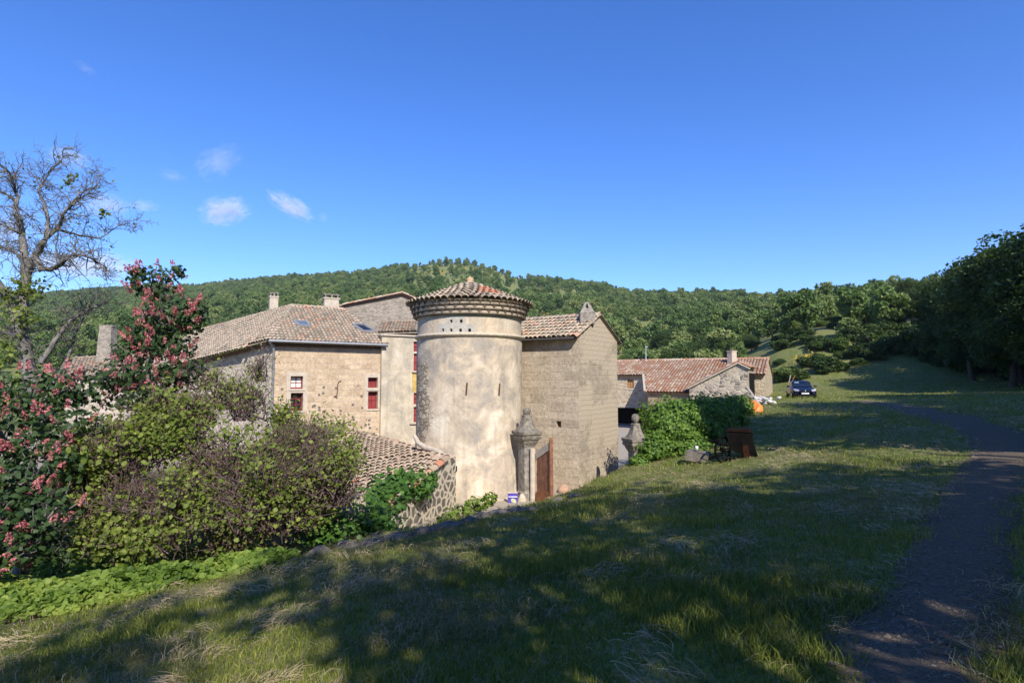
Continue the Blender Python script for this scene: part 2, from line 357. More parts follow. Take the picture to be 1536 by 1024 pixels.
m_greystone = plain('weathered_stone', (.25,.225,.19), .95, .1, 0, .55, 7)
m_cap = plain('lichened_cap_stone', (.205,.180,.145), .95, .1, 0, .6, 9)
m_wood = plain('red_brown_planks', (.23,.105,.06), .75, .25, 0, .45, 5)
m_woodpale = plain('bleached_wood', (.42,.36,.28), .8, .2, 0, .3, 10)
m_curtain = plain('white_curtain', (.75,.75,.72), .9, .1, 0, .08)
M = Mat('window_glass', .08, .6); M.col((.015,.018,.02)); m_glass = M.m
M = Mat('skylight_glass', .06, .8); M.col((.10,.14,.20)); m_sky_glass = M.m

# ------------------------------------------------------------------ building helpers
def grid_wall(mb, fn, us, vs, holes=(), depth=.25, mi=0, top=None):
    """wall fn(u,v,d) with rectangular holes (u0,u1,v0,v1) and their reveals"""
    us = sorted(set([round(u,4) for u in us]+[round(h[i],4) for h in holes for i in (0,1)]))
    vs = sorted(set([round(v,4) for v in vs]+[round(h[i],4) for h in holes for i in (2,3)]))
    for a, b in zip(us[:-1], us[1:]):
        for c, d in zip(vs[:-1], vs[1:]):
            m = ((a+b)/2, (c+d)/2)
            if any(h[0] < m[0] < h[1] and h[2] < m[1] < h[3] for h in holes): continue
            mb.face([fn(a,c,0),fn(b,c,0),fn(b,d,0),fn(a,d,0)], [(a,c),(b,c),(b,d),(a,d)], mi=mi)
    for (a,b,c,d) in holes:
        for (p,q) in (((a,c),(b,c)),((b,c),(b,d)),((b,d),(a,d)),((a,d),(a,c))):
            mb.face([fn(p[0],p[1],0),fn(q[0],q[1],0),fn(q[0],q[1],depth),fn(p[0],p[1],depth)],
                    [(p[0],p[1]),(q[0],q[1]),(q[0]+depth*.5,q[1]+depth*.5),(p[0]+depth*.5,p[1]+depth*.5)], mi=mi)
def wall_fn(A, B):
    A = Vector(A); B = Vector(B); d = Vector((B.x-A.x, B.y-A.y, 0)); L = d.length; d.normalize()
    n = Vector((d.y, -d.x, 0))           # outward normal (right of travel A->B seen from outside: A left, B right)
    return (lambda u, v, dep=0: Vector((A.x, A.y, 0))+d*u+Vector((0,0,v))-n*dep), L, d, n
def uv_of(px, py, A, d, n):
    q = plane_hit(px, py, Vector((A.x,A.y,0)), n); return (q-Vector((A.x,A.y,0))).dot(d), q.z
def tile(mb, c, ax, nr, w, L, t, lift=.03, seg=5, flare=.12):
    """half round tile: c = upper centre, ax = down the slope, nr = roof normal"""
    side = ax.cross(nr); vs = []
    for j, (s, k, up) in enumerate(((0,1-flare,0),(L,1,lift))):
        for i in range(seg+1):
            a = math.pi*i/seg
            vs.append(c+ax*s+side*(-math.cos(a)*w/2*k)+nr*(math.sin(a)*w*.42*k+up))
    mb.strip(vs, [(i,i+1,seg+2+i,seg+1+i) for i in range(seg)], t, 0, True)
def inside(poly, x, y):
    c = False; j = len(poly)-1
    for i in range(len(poly)):
        (xi,yi),(xj,yj) = poly[i], poly[j]
        if (yi > y) != (yj > y) and x < (xj-xi)*(y-yi)/(yj-yi)+xi: c = not c
        j = i
    return c
def tile_plane(mb, poly, down, w=.21, L=.36, jit=.015, hue=None, over=.05):
    """roof slope over the planar polygon poly, tiles laid along `down`"""
    poly = [Vector(p) for p in poly]; n = Vector((0,0,0))
    for i in range(len(poly)): n += (poly[i]-poly[0]).cross(poly[(i+1)%len(poly)]-poly[0])
    n.normalize();  n = -n if n.z < 0 else n
    ax = Vector(down); ax = (ax-n*ax.dot(n)).normalized(); sd = ax.cross(n)
    O = poly[0]; q = [((p-O).dot(sd), (p-O).dot(ax)) for p in poly]
    mb.face([p-n*.02 for p in (poly if (poly[1]-poly[0]).cross(poly[2]-poly[0]).z > 0 else poly[::-1])], t=.3)
    x0, x1 = min(a for a,b in q), max(a for a,b in q); y0, y1 = min(b for a,b in q), max(b for a,b in q)
    nx = int((x1-x0)/w)+1; ny = int((y1-y0)/L)+1
    for i in range(nx):
        x = x0+(i+.5)*w; sway = random.uniform(-jit, jit)
        for j in range(ny+1):
            y = y1-(j+1)*L+random.uniform(-jit,jit)
            if not inside(q, x, min(y+L*.5, y1-.01)): continue
            t = random.random()
            if hue: t = min(1, max(0, hue(x, y, t)))
            tile(mb, O+sd*(x+sway)+ax*(y-over*.3)+n*.01, (ax+sd*random.uniform(-.02,.02)).normalized(), n, w*1.02, L*1.16, t, .035+random.uniform(0,.012))
def ridge_tiles(mb, a, b, w=.26, L=.38, up=(0,0,1)):
    a, b = Vector(a), Vector(b); n = max(1, int((b-a).length/L)); ax = (b-a).normalized(); u = Vector(up); u = (u-ax*u.dot(ax)).normalized()
    for i in range(n): tile(mb, a+(b-a)*(i/n), ax, u, w, (b-a).length/n*1.15, random.random(), .03)
def scallop(mb, a, b, out, nr=2, pitch=.2, dz=.11, proj=.13, mi=0, mi2=1):
    """rows of projecting half-round tiles under an eave from a to b; out = horizontal outward direction"""
    a, b, out = Vector(a), Vector(b), Vector(out).normalized(); d = (b-a).normalized(); L = (b-a).length; n = max(2, int(L/pitch))
    for r in range(nr):
        z = -dz*(r+1); pr = proj*(nr-r)
        for i in range(n):
            x = (i+(.5 if r % 2 else 0))*L/n+L/n/2
            if x > L: continue
            vs = []; fs = []
            for (s) in (-.05, pr):
                for k in range(6):
                    an = math.pi*k/5; vs.append(a+d*(x-math.cos(an)*L/n*.5)+out*s+Vector((0,0,z+math.sin(an)*dz*.8)))
            fs = [(k,k+1,7+k,6+k) for k in range(5)]
            mb.strip(vs, fs, random.random(), mi)
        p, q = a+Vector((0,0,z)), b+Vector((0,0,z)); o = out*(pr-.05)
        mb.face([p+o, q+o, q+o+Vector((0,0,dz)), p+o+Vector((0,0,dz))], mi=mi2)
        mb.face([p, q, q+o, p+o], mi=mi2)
def casement(parent, fn, u0, u1, v0, v1, dep, nx, ny, glass, frame=m_red, lab=None, fw=.06):
    mb = MB()
    def bx(a,b,c,d,th=.05,z=0): mb.hexa([fn(a,c,dep+z),fn(b,c,dep+z),fn(b,c,dep+z+th),fn(a,c,dep+z+th),fn(a,d,dep+z),fn(b,d,dep+z),fn(b,d,dep+z+th),fn(a,d,dep+z+th)])
    bx(u0,u0+fw,v0,v1); bx(u1-fw,u1,v0,v1); bx(u0+fw,u1-fw,v0,v0+fw*1.4); bx(u0+fw,u1-fw,v1-fw,v1)
    for i in range(1,nx): u = u0+(u1-u0)*i/nx; bx(u-.02,u+.02,v0+fw*1.4,v1-fw,.036,.007)
    for j in range(1,ny): v = v0+(v1-v0)*j/ny; bx(u0+fw,u1-fw,v-.016,v+.016,.026,.012)
    w = mb.build('window', frame, parent)
    if lab: w['label'] = lab
    g = MB(); g.face([fn(u0,v0,dep+.045),fn(u1,v0,dep+.045),fn(u1,v1,dep+.045),fn(u0,v1,dep+.045)]); g.build('pane', glass, w)
    return w
def slab(mb, fn, u0, u1, v0, v1, d0, d1, mi=0):
    mb.hexa([fn(u0,v0,d0),fn(u1,v0,d0),fn(u1,v0,d1),fn(u0,v0,d1),fn(u0,v1,d0),fn(u1,v1,d0),fn(u1,v1,d1),fn(u0,v1,d1)], mi=mi)
def chimney(parent, c, sx, sy, h, rz, m, pots=True, name='chimney'):
    mb = MB(); c = Vector(c); mb.box(c+Vector((0,0,h/2-.5)), sx, sy, h+1.0, rz)
    mb.box(c+Vector((0,0,h+.04)), sx*1.16, sy*1.16, .08, rz)
    o = mb.build(name, m, parent)
    if pots:
        q = MB(); ca, sa = math.cos(rz), math.sin(rz)
        for ux in (-1,0,1):
            for uy in (-1,1):
                x, y = ux*sx*.42, uy*sy*.42; q.box(c+Vector((x*ca-y*sa, x*sa+y*ca, h+.17)), .09, .09, .18, rz)
        q.box(c+Vector((0,0,h+.29)), sx*1.1, sy*1.1, .06, rz); q.build('chimney_cap', m_greystone, o)
    return o

# ================================================================== MANOR HOUSE
BASE = -4.6
dH = Vector((.859,.512,0)).normalized(); nH = Vector((dH.y,-dH.x,0)); EV = 2.2
A = P(412,509,30); A.z = 0; EV = P(412,509,30).z
house = empty('house', (A.x,A.y,-4.2), 'long ochre stone house with hipped tile roof and red windows behind the round tower', 'house')
E = A+dH*5.75; E2 = A+dH*9.5
fn, L, _, _ = wall_fn(A, E)
def pu(px, py): return uv_of(px, py, A, dH, nH)
mb = MB(); wins = []
for (x0,x1,y0,y1,nx,ny,gl) in ((436,451,564,583,2,2,m_curtain),(436,451,589,616,2,3,m_glass),(552,563.5,566,583,2,2,m_redsh),(552,563.5,587,613,2,2,m_redsh)):
    a = pu(x0,(y0+y1)/2)[0]; b = pu(x1,(y0+y1)/2)[0]+.12; c = pu((x0+x1)/2,y1)[1]; d = pu((x0+x1)/2,y0)[1]
    wins.append((a,b,c,d,nx,ny,gl))
grid_wall(mb, fn, [0,L], [BASE,EV], [w[:4] for w in wins], .36)
# pale side wall running back to the left, its top falling away
B = P(190,572,36); fn2, L2, d2_, n2_ = wall_fn((B.x,B.y,0), A)
mb.face([fn2(0,BASE),fn2(L2,BASE),fn2(L2,EV),fn2(0,B.z)], [(0,BASE),(L2,BASE),(L2,EV),(0,B.z)], mi=1)
front = mb.build('wall', [m_facade, m_sidewall], house)
for i, w in enumerate(wins):
    o = casement(house, fn, w[0], w[1], w[2], w[3], .25, w[4], w[5], w[6], lab=['small upper window with white curtained panes','tall lower window with dark panes','upper window closed by a red shutter','lower window closed by a red shutter'][i])
    s = MB(); slab(s, fn, w[0]-.08, w[1]+.1, w[2]-.1, w[2]-.002, -.05, .25); s.build('sill', m_stonetrim, o)
    s = MB(); slab(s, fn, w[0]-.2, w[0]-.002, w[2], w[3], -.012, .1); slab(s, fn, w[1]+.002, w[1]+.22, w[2], w[3], -.012, .1); slab(s, fn, w[0]-.2, w[1]+.22, w[3]+.002, w[3]+.22, -.014, .1)
    s.build('surround', m_stonetrim, o)
# roof
C1 = P(437,459,34.6); C2 = P(515,463,36.3); rz = (C1.z+C2.z)/2; C1.z = C2.z = rz
out = nH*.45; sl = (rz-EV)/4.4
ea = A+out-dH*.35; ea.z = EV-.08; eb = A+dH*5.95+out; eb.z = EV-.08
eb2 = A+dH*6.6+out; eb2.z = EV-.08
rf = MB(); tile_plane(rf, [ea, eb, C2, C1], nH-Vector((0,0,sl)), hue=lambda x,y,t: t*.95)
Bo = B-d2_*.6+n2_*.4; Bo.z = B.z-.05
eL = A+n2_*.35-dH*.1; eL.z = EV-.08
D = plane_hit(296,496,ea,(C1-ea).cross(Bo-ea)); print('D',D)
tile_plane(rf, [ea, C1, D, Bo], n2_-Vector((0,0,.35)), hue=lambda x,y,t: t*.8)
back = C2+(-nH)*5+dH*1.5; back.z = EV
rf.face([C1,C2,back,D], t=.4); ridge_tiles(rf, C2, C1); ridge_tiles(rf, C1, ea); ridge_tiles(rf, D, C1); ridge_tiles(rf, C2, eb)
roof = rf.build('roof', m_tile_old, house)
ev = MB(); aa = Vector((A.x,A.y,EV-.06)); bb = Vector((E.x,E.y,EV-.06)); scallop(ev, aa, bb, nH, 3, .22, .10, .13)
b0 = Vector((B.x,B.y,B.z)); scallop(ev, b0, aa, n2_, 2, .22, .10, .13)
ev.build('eaves_cornice', [m_tile_old, m_eaves_shade], house)
g = MB(); g.tube([ea+nH*.06-Vector((0,0,.02)), eb+nH*.06-Vector((0,0,.05))], .075, 8); g.build('gutter', m_zinc, house)
g = MB(); q = A-dH*.05+nH*.12; g.tube([ea+nH*.05, Vector((q.x,q.y,EV-.45)), Vector((q.x,q.y,BASE))], .065, 8); g.build('downpipe', m_zinc, house)
ua, va = pu(506,583); g = MB(); pts = []
for x_, z_ in ((.17,.41),(.10,.41),(.04,.35),(.01,.24),(0,.1),(0,-.1),(-.01,-.24),(-.04,-.34),(-.10,-.40),(-.17,-.41)): pts.append(fn(ua+x_*1.1, va+z_*1.05, -.035))
g.tube(pts, .026, 6, cap=True); g.build('wall_anchor', m_iron, house)
def on_roof(px, py, p0, n): return plane_hit(px, py, p0, n)
nR = (eb-ea).cross(C1-ea).normalized()
for quad, mm in ((((440,485),(449,491),(465,492),(458,485)), m_sky_glass), (((528,489),(545,500),(562,500),(545,490)), m_glass)):
    s = MB(); c4 = [on_roof(x,y,ea,nR)+nR*.13 for x,y in quad]; cc = sum(c4, Vector())/4
    s.face(c4 if (c4[1]-c4[0]).cross(c4[2]-c4[0]).dot(nR) > 0 else c4[::-1])
    fr = MB()
    for i in range(4): fr.bar(c4[i]+nR*.0, c4[(i+1)%4], .09, .14, nR)
    o = fr.build('skylight', m_zinc, roof); 
    s.build('skylight_pane', mm, house)
chimney(roof, P(410,460,37.5), .52, .5, P(410,446.5,37.5).z-P(410,460,37.5).z, .54, m_stonetrim)
chimney(roof, P(496,462,38), .95, .55, P(496,449,38).z-P(496,462,38).z, .54, m_stonetrim)
# rendered stair bay between the facade and the tower
bay = empty('stair_bay', (E.x,E.y,-4.2), 'narrow cream rendered bay with red windows squeezed between ochre house and round tower', 'building')
A2 = E+dH*.0+nH*.25; B2 = A2+dH*3.3; fb, Lb, _, _ = wall_fn(A2, B2); tb = P(590,503,32.6).z
mb = MB(); bw = []
for (x0,x1,y0,y1) in ((620.5,630,512,527),(620.5,630,530,556),(620.5,630,589,606),(620.5,630,610,633)):
    a = uv_of(x0,(y0+y1)/2,A2,dH,nH)[0]; bw.append((a, a+.7, uv_of(621,y1,A2,dH,nH)[1], uv_of(621,y0,A2,dH,nH)[1]))
grid_wall(mb, fb, [0,Lb], [BASE,tb], bw, .22)
mb.face([A2+Vector((0,0,BASE))-nH*2, A2+Vector((0,0,BASE)), A2+Vector((0,0,tb)), A2+Vector((0,0,tb))-nH*2], [(0,BASE),(2,BASE),(2,tb),(0,tb)])
mb.build('wall', m_pale, bay)
cp = MB(); slab(cp, fb, -.1, Lb+.1, tb+.002, tb+.10, -.1, 2.0); cp.build('coping', m_stonetrim, bay)
cp = MB(); slab(cp, fb, bw[1][0]-.08, bw[1][1], bw[2][3]+.05, bw[1][2]-.102, -.01, .1); cp.build('yellow_panel', plain('ochre_wash', (.52,.36,.12), .9, .15), bay)
for i, w in enumerate(bw):
    o = casement(bay, fb, w[0], w[1], w[2], w[3], .1, 2, 2, m_redsh)
    if i % 2: cp = MB(); slab(cp, fb, w[0]-(.12 if i == 1 else .25), w[1]+.1, w[2]-.1, w[2]-.002, -.12, .2); cp.build('sill', m_stonetrim, o)

# ================================================================== GABLED BACK HOUSE
bh0 = P(512,462,40); bh = empty('gabled_house', (bh0.x,bh0.y,-4.2), 'grey stone gabled building rising behind the house roof and left of the tower', 'building')
gA, gP, gB = P(513,460,40), P(603,443,41.5), P(664,470,42.6)
fg, Lg, dg, ng = wall_fn((gA.x,gA.y,0), (gB.x,gB.y,0)); up = (Vector((gP.x,gP.y,0))-Vector((gA.x,gA.y,0))).dot(dg)
mb = MB(); mb.face([fg(0,BASE),fg(Lg,BASE),fg(Lg,gB.z),fg(up,gP.z),fg(0,gA.z)], [(0,BASE),(Lg,BASE),(Lg,gB.z),(up,gP.z),(0,gA.z)])
mb.face([fg(0,BASE,7),fg(0,BASE,0),fg(0,gA.z,0),fg(0,gA.z,7)], [(0,BASE),(7,BASE),(7,gA.z),(0,gA.z)]); mb.face([fg(Lg,BASE,0),fg(Lg,BASE,7),fg(Lg,gB.z,7),fg(Lg,gB.z,0)], [(0,BASE),(7,BASE),(7,gB.z),(0,gB.z)])
mb.build('wall', m_backwall, bh)
r = MB(); o_ = ng*.2
for (a, b) in ((fg(-.25,gA.z-.02),fg(up,gP.z+.05)),(fg(up,gP.z+.05),fg(Lg+.3,gB.z-.1))):
    poly = [a+o_, b+o_, b-ng*7, a-ng*7]; tile_plane(r, poly, (a-b) if a.z < b.z else (b-a)); 
ridge_tiles(r, fg(0,gA.z+.1,-.2), fg(up,gP.z+.16,-.2)); ridge_tiles(r, fg(up,gP.z+.16,-.2), fg(Lg+.2,gB.z,-.2)); r.build('roof', m_tile_red, bh)
lt = MB(); l0, l1, l2, l3 = P(566,499,36.5), P(640,497,36.9), P(640,479,39.6), P(574,483,39.2)
tile_plane(lt, [l0,l1,l2,l3], Vector((l0-l3))); lt.build('lean_to_roof', m_tile_old, bh)
lt = MB(); w0, w1 = l0+Vector((.1,.5,-.05)), l1+Vector((0,.5,-.05)); lt.face([Vector((w0.x,w0.y,BASE)),Vector((w1.x,w1.y,BASE)),w1,w0], [(0,BASE),(3,BASE),(3,w1.z),(0,w0.z)]); lt.build('lean_to_wall', m_eaves_shade, bh)  # wall coloured dark to paint the shade below the lean-to eave

# ================================================================== ROUND TOWER
TC = Vector(((704.5-768)/F*22, 22, 0)); TR = 2.03
tower = empty('round_tower', (TC.x,TC.y,-4.3), 'round rendered dovecote tower with conical tile roof and scalloped tile eaves', 'tower')
a0 = math.atan2(-TC.x, TC.y)       # direction back to the viewer is -y-ish
def ft(u, v, dep=0, R0=TR):
    a = u/TR; rr = R0-dep
    if v < -2.2: rr += .11*(-2.2-v)
    return Vector((TC.x+rr*math.sin(a), TC.y-rr*math.cos(a), v))
def tu(px, py, rr=TR):
    r_ = ray(px, py); o = Vector((0,0,0)); dx, dy = r_.x, r_.y; bq = dx*TC.x+dy*TC.y; cq = TC.x**2+TC.y**2-rr*rr; aq = dx*dx+dy*dy
    t_ = (bq-math.sqrt(max(0,bq*bq-aq*cq)))/aq; q = r_*t_; return math.atan2(q.x-TC.x, -(q.y-TC.y))*TR, q.z
zt = 2.36; zb = tu(704,501)[1]
us = list(np.linspace(-math.pi*TR, math.pi*TR, 73))
mb = MB(); grid_wall(mb, ft, us, [-4.8,-4.2,-3.6,-3,-2.2,-1,0,1,zb-.04], [(tu(684.5,692)[0]-.05,tu(684.5,692)[0]+.05,tu(684,707)[1],tu(684,698)[1])], .2); 
for s_ in range(len(mb.sm)): mb.sm[s_] = True
wl = mb.build('wall', m_tower, tower)
mb = MB(); hs = []
for (px,py) in ((676.6,481.5),(691.6,481.5),(664.2,495),(676.6,495),(690.6,495),(704.5,495)):
    u, v = tu(px,py); hs.append((u-.05,u+.05,v-.055,v+.055))
grid_wall(mb, lambda u,v,d=0: ft(u,v,d,TR-.02), us, [zb-.05,zt+.3], hs, .3); mb.build('dovecote_wall', m_towerup, tower)
mb = MB(); fp = lambda u,v,d=0: ft(u,v,d,TR-.02)
def plaque(px0,px1,py0,py1,holes):
    u0, v1 = tu(px0,py0); u1, v0 = tu(px1,py1); g_ = MB(); grid_wall(g_, lambda u,v,d=0: fp(u,v,d-.012), list(np.linspace(u0,u1,6)), [v0,v1], holes, .012); return g_
for args in (((668.5,699,474,485.5),hs[:2]),((656,711,486.5,498.5),hs[2:])):
    g_ = plaque(*args[0], args[1]); g_.build('pigeon_hole_slab', plain('grey_slate_slab', (.42,.40,.35), .9, .1, 0, .25), tower)
mb = MB(); mb.lathe((TC.x,TC.y,0), [(TR-.06,zb-.09),(TR+.02,zb-.085),(TR+.10,zb-.03),(TR+.12,zb+.02),(TR+.02,zb+.06),(TR-.06,zb+.07)], 72); mb.build('string_course', m_mortar, tower)
# genoise: three rings of half-round tiles with mortar between
gm = MB(); nt = 40
for r_ in range(3):
    z = zt+.005+r_*.165; rout = TR+.15+.065*r_
    for k in range(nt):
        if math.cos(2*math.pi*(k+.5*(r_%2))/nt) < -.6: continue
        am = 2*math.pi*(k+.5*(r_ % 2))/nt; wd = 2*math.pi*rout/nt*.5; vs = []
        rad = Vector((math.sin(am),-math.cos(am),0)); tn = Vector((math.cos(am),math.sin(am),0)); tt = random.random()
        for (s_, kk, th) in ((TR-.1,.9,0),(rout,1,0),(rout,1,.03),(TR-.1,.9,.03)):
            for i in range(7):
                an = math.pi*i/6; vs.append(Vector((TC.x,TC.y,z))+rad*s_+tn*(-math.cos(an)*wd*kk)+Vector((0,0,math.sin(an)*.14+th)))
        fs = [(row*7+i,row*7+i+1,(row+1)*7+i+1,(row+1)*7+i) for row in range(3) for i in range(6)]
        gm.strip(vs, fs, tt*.22, 3)
        # mortar lozenge between the arches, lighter colour standing in for sun
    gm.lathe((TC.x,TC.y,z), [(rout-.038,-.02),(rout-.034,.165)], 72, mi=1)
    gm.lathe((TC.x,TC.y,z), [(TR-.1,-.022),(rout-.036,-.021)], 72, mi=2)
gm.build('tile_cornice', [m_tile_old, m_towerup, m_eaves_shade, plain('tile_edge_shadow', (.17,.11,.075), .95, .1, 0, .4, 9)], tower)  # dark tile edges paint the shadow lines of the arches
zr = zt+.50; zap = P(706,424,22).z; Rr = TR+.36
cr = MB(); slope = math.atan2(zap-zr, Rr); sl_len = math.hypot(zap-zr, Rr)
cr.lathe((TC.x,TC.y,0), [(Rr-.02,zr-.03),(.02,zap-.03)], 64, t=.3)
ncourse = int(sl_len/.34)
for j in range(ncourse):
    s0 = j*.34; rr = Rr-math.cos(slope)*(s0); n_ = max(6, int(2*math.pi*rr/.235))
    if j > 0 and j % 2 == 0: pass
    for k in range(n_):
        am = 2*math.pi*k/n_+random.uniform(-.01,.01)+j*.03; rad = Vector((math.sin(am),-math.cos(am),0))
        ax = rad*math.cos(slope)-Vector((0,0,math.sin(slope))); nr = rad*math.sin(slope)+Vector((0,0,math.cos(slope)))
        t_ = random.random()*.62
        deg = math.degrees(am) % 360
        if 8 < deg < 48 and j in (2,3,4): t_ = 9 if 8+4*j < deg < 60-3*j else t_
        base = Vector((TC.x,TC.y,0))+rad*max(.02, rr-math.cos(slope)*.34)+Vector((0,0,zr+math.sin(slope)*(s0+.34)))
        tile(cr, base, ax, nr, 2*math.pi*rr/n_*1.02, .40, random.random() if t_ == 9 else t_, .03)
        if t_ == 9: cr.mi[-5:] = [1]*5
cr.build('roof', [m_tile_old, tiles_mat('new_orange_tiles', [(.1,(.50,.17,.085)),(.6,(.58,.235,.13)),(.95,(.50,.30,.19))], .2)], tower)
mb = MB(); mb.lathe((TC.x,TC.y,zap-.12), [(.26,0),(.2,.1),(.12,.16),(.16,.22),(.12,.3),(.02,.36)], 10); mb.build('finial', plain('ochre_finial', (.46,.33,.2), .9, .1, 0, .3, 9), tower)
for px, py in ((699.5,582),(748,583)):
    u, v = tu(px,py); mb = MB(); mb.bar(ft(u,v-.22,-.03), ft(u+.03,v+.2,-.03), .05, .05, (0,1,0)); mb.build('iron_tie', m_iron, tower)

# ================================================================== STONE GABLE BLOCK
K = P(868,600,22); K.z = 0; d1 = Vector((-.837,.547,0)).normalized(); dG = Vector((.547,.837,0)).normalized()
blk = empty('stone_block', (K.x,K.y,-4.2), 'tall grey ashlar block with a narrow gable end right of the round tower', 'building')
ez = P(868,503,22).z; WG = 3.85; pz = P(897,474,23.6).z
L0 = K+d1*6.5; fL, LL, dl, nl = wall_fn(L0, K); fG, LG, dg2, ng2 = wall_fn(K, K+dG*WG)
su, sv = uv_of(838,636,L0,dl,nl); mb = MB()
grid_wall(mb, fL, [0,LL], [BASE,ez], [(su-.11,su+.11,sv-.12,sv+.12)], .3)
mb.face([fG(0,BASE),fG(WG,BASE),fG(WG,ez),fG(WG*.5,pz),fG(0,ez)], [(0,BASE),(WG,BASE),(WG,ez),(WG*.5,pz),(0,ez)], mi=1)
Fb = K+dG*WG; mb.face([Fb+Vector((0,0,BASE)),Fb+d1*6.5+Vector((0,0,BASE)),Fb+d1*6.5+Vector((0,0,ez)),Fb+Vector((0,0,ez))], [(0,BASE),(6,BASE),(6,ez),(0,ez)])
mb.build('wall', [m_block, m_gable], blk)
mb = MB(); mb.face([fL(su-.11,sv-.12,.2),fL(su+.11,sv-.12,.2),fL(su+.11,sv+.12,.2),fL(su-.11,sv+.12,.2)]); mb.build('window', m_wood, blk)
rb = MB(); og = ng2*.07; rz_ = Vector((0,0,1))
Kr = K+dG*(WG*.5); rA = Vector((Kr.x,Kr.y,pz+.05))+og; rB = Vector((Kr.x,Kr.y,pz+.05))+d1*6.5
o1 = nl*.3; e1 = Vector((K.x,K.y,ez-.08))+o1+og; e2 = Vector((L0.x,L0.y,ez-.08))+o1
tile_plane(rb, [e1, rA, rB, e2], nl-Vector((0,0,.55)), hue=lambda x,y,t: t*.9)
e3 = Vector((Fb.x,Fb.y,ez-.12))-o1+og; e4 = e3+d1*6.5
tile_plane(rb, [e3, e4, rB, rA], -nl-Vector((0,0,.55))); ridge_tiles(rb, rB, rA)
ridge_tiles(rb, rA, e1, .12); ridge_tiles(rb, rA, e3, .10)
rfb = rb.build('roof', m_tile_old, blk)
mb = MB(); mb.tube([e2-Vector((0,0,.02)), e1-og-Vector((0,0,.04))], .06, 8)
mb.build('gutter', plain('dark_gutter', (.07,.065,.06), .6), blk)
cb = P(880,472,23.2); mb = MB(); hh = P(880,453,23.2).z-cb.z; w_ = .3
q = [cb+Vector((x*w_,y*w_,-.4)) for x,y in ((-1,-1),(1,-1),(1,1),(-1,1))]; q2 = [cb+Vector((x*w_,y*w_,.06)) for x,y in ((-1,-1),(1,-1),(1,1),(-1,1))]
mb.hexa(q+q2); ap = [cb+Vector((x*.07,y*.07,hh)) for x,y in ((-1,-1),(1,-1),(1,1),(-1,1))]; q3 = [p+Vector((0,0,.003)) for p in q2]
mb.hexa(q3+ap); ch = mb.build('chimney', m_greystone, rfb)
mb = MB(); mb.hexa([cb+Vector((x,y-.145,z)) for x,y,z in ((-.05,-.075,hh*.52),(.05,-.075,hh*.52),(.05,.0,hh*.52),(-.05,.0,hh*.52),(-.012,-.02,hh*.86),(.012,-.02,hh*.86),(.012,.02,hh*.86),(-.012,.02,hh*.86))]); mb.build('smoke_slot', m_dark, ch)

# ================================================================== TILED SHED
V1, V2, T0 = P(669,687,18.6), P(556,779,14.4), P(540,649,29)
shed = empty('tiled_shed', (V2.x,V2.y,-4.2), 'low shed with mossy tile roof and basalt cobble wall in front of the tower', 'shed')
V3 = T0+(V2-V1)*1.35; V2b = V1+(V2-V1)*1.0
sr = MB(); 
def shue(x, y, t): return 1.04 if (random.random() < .5 and abs(x-3.2) < .45 and y > .2) else t*.72
tile_plane(sr, [V1+Vector((0,0,.03)), T0+Vector((0,0,.03)), V2b+(T0-V1)], V2-V1, .24, .4, hue=shue); tile_plane(sr, [V1+Vector((0,0,.03)), V2b+(T0-V1), V2b+Vector((0,0,.03))], V2-V1, .24, .4, hue=shue)
off = (V2-V1).cross(Vector((0,0,1))).normalized(); off = off if off.x > 0 else -off
ridge_tiles(sr, V1+off*.02, V2b+off*.02, .3); ridge_tiles(sr, V1+off*-.32, V2b+off*-.32, .28); ridge_tiles(sr, T0, V1, .24)
T1 = P(622,672,20.5); sr.build('roof', m_tile_shed, shed)
mb = MB(); fs_, Ls, ds, ns = wall_fn((V2.x,V2.y,0), (V1.x,V1.y,0))
mb.face([fs_(0,BASE),fs_(Ls+.8,BASE),fs_(Ls+.8,V1.z-.03),fs_(Ls,V1.z-.05),fs_(0,V2.z-.05)], [(0,BASE),(Ls+.8,BASE),(Ls+.8,V1.z),(Ls,V1.z),(0,V2.z)])
e0 = V2+(T0-V1); mb.face([Vector((e0.x,e0.y,BASE)),Vector((V2.x,V2.y,BASE)),V2-Vector((0,0,.06)),e0-Vector((0,0,.06))], [(0,BASE),(11,BASE),(11,V2.z),(0,e0.z)])
mb.build('wall', m_shedwall, shed)
mb = MB()   # lime fillet where the roof meets the tower
pts = [P(x,y,d)+Vector((0,0,.03)) for x,y,d in ((622,655,20.6),(628,666,20.2),(640,673,19.9),(655,677,19.6),(668,686,18.9),(672,700,18.9))]
mb.tube(pts, [.07,.09,.1,.1,.09,.06], 7); mb.build('mortar_fillet', m_stonetrim, shed)
# walled garden corner with a rusty door
g0, g1 = P(395,790,12.6), P(548,790,13.6); fw_, Lw, dw, nw = wall_fn((g0.x,g0.y,0),(g1.x,g1.y,0))
gw = empty('garden_wall', (g0.x,g0.y,-3.8), 'broken pale rubble wall with a rusty door below the purple bush', 'wall')
mb = MB(); du = uv_of(441,776,Vector((g0.x,g0.y,0)),dw,nw)[0]; zt_ = P(450,752,13).z
grid_wall(mb, fw_, [0,Lw], [BASE,zt_], [(du,du+.36,zt_-.85,zt_-.1)], .2); mb.face([fw_(0,zt_),fw_(Lw,zt_),fw_(Lw,zt_,.35),fw_(0,zt_,.35)], [(0,0),(Lw,0),(Lw,.4),(0,.4)])
mb.build('wall', m_sidewall, gw)
mb = MB(); slab(mb, fw_, du, du+.36, zt_-.85, zt_-.1, .1, .16); mb.build('door', plain('orange_rust', (.30,.10,.035), .8, .25, 0, .5, 11), gw)

# ================================================================== FARM BUILDINGS

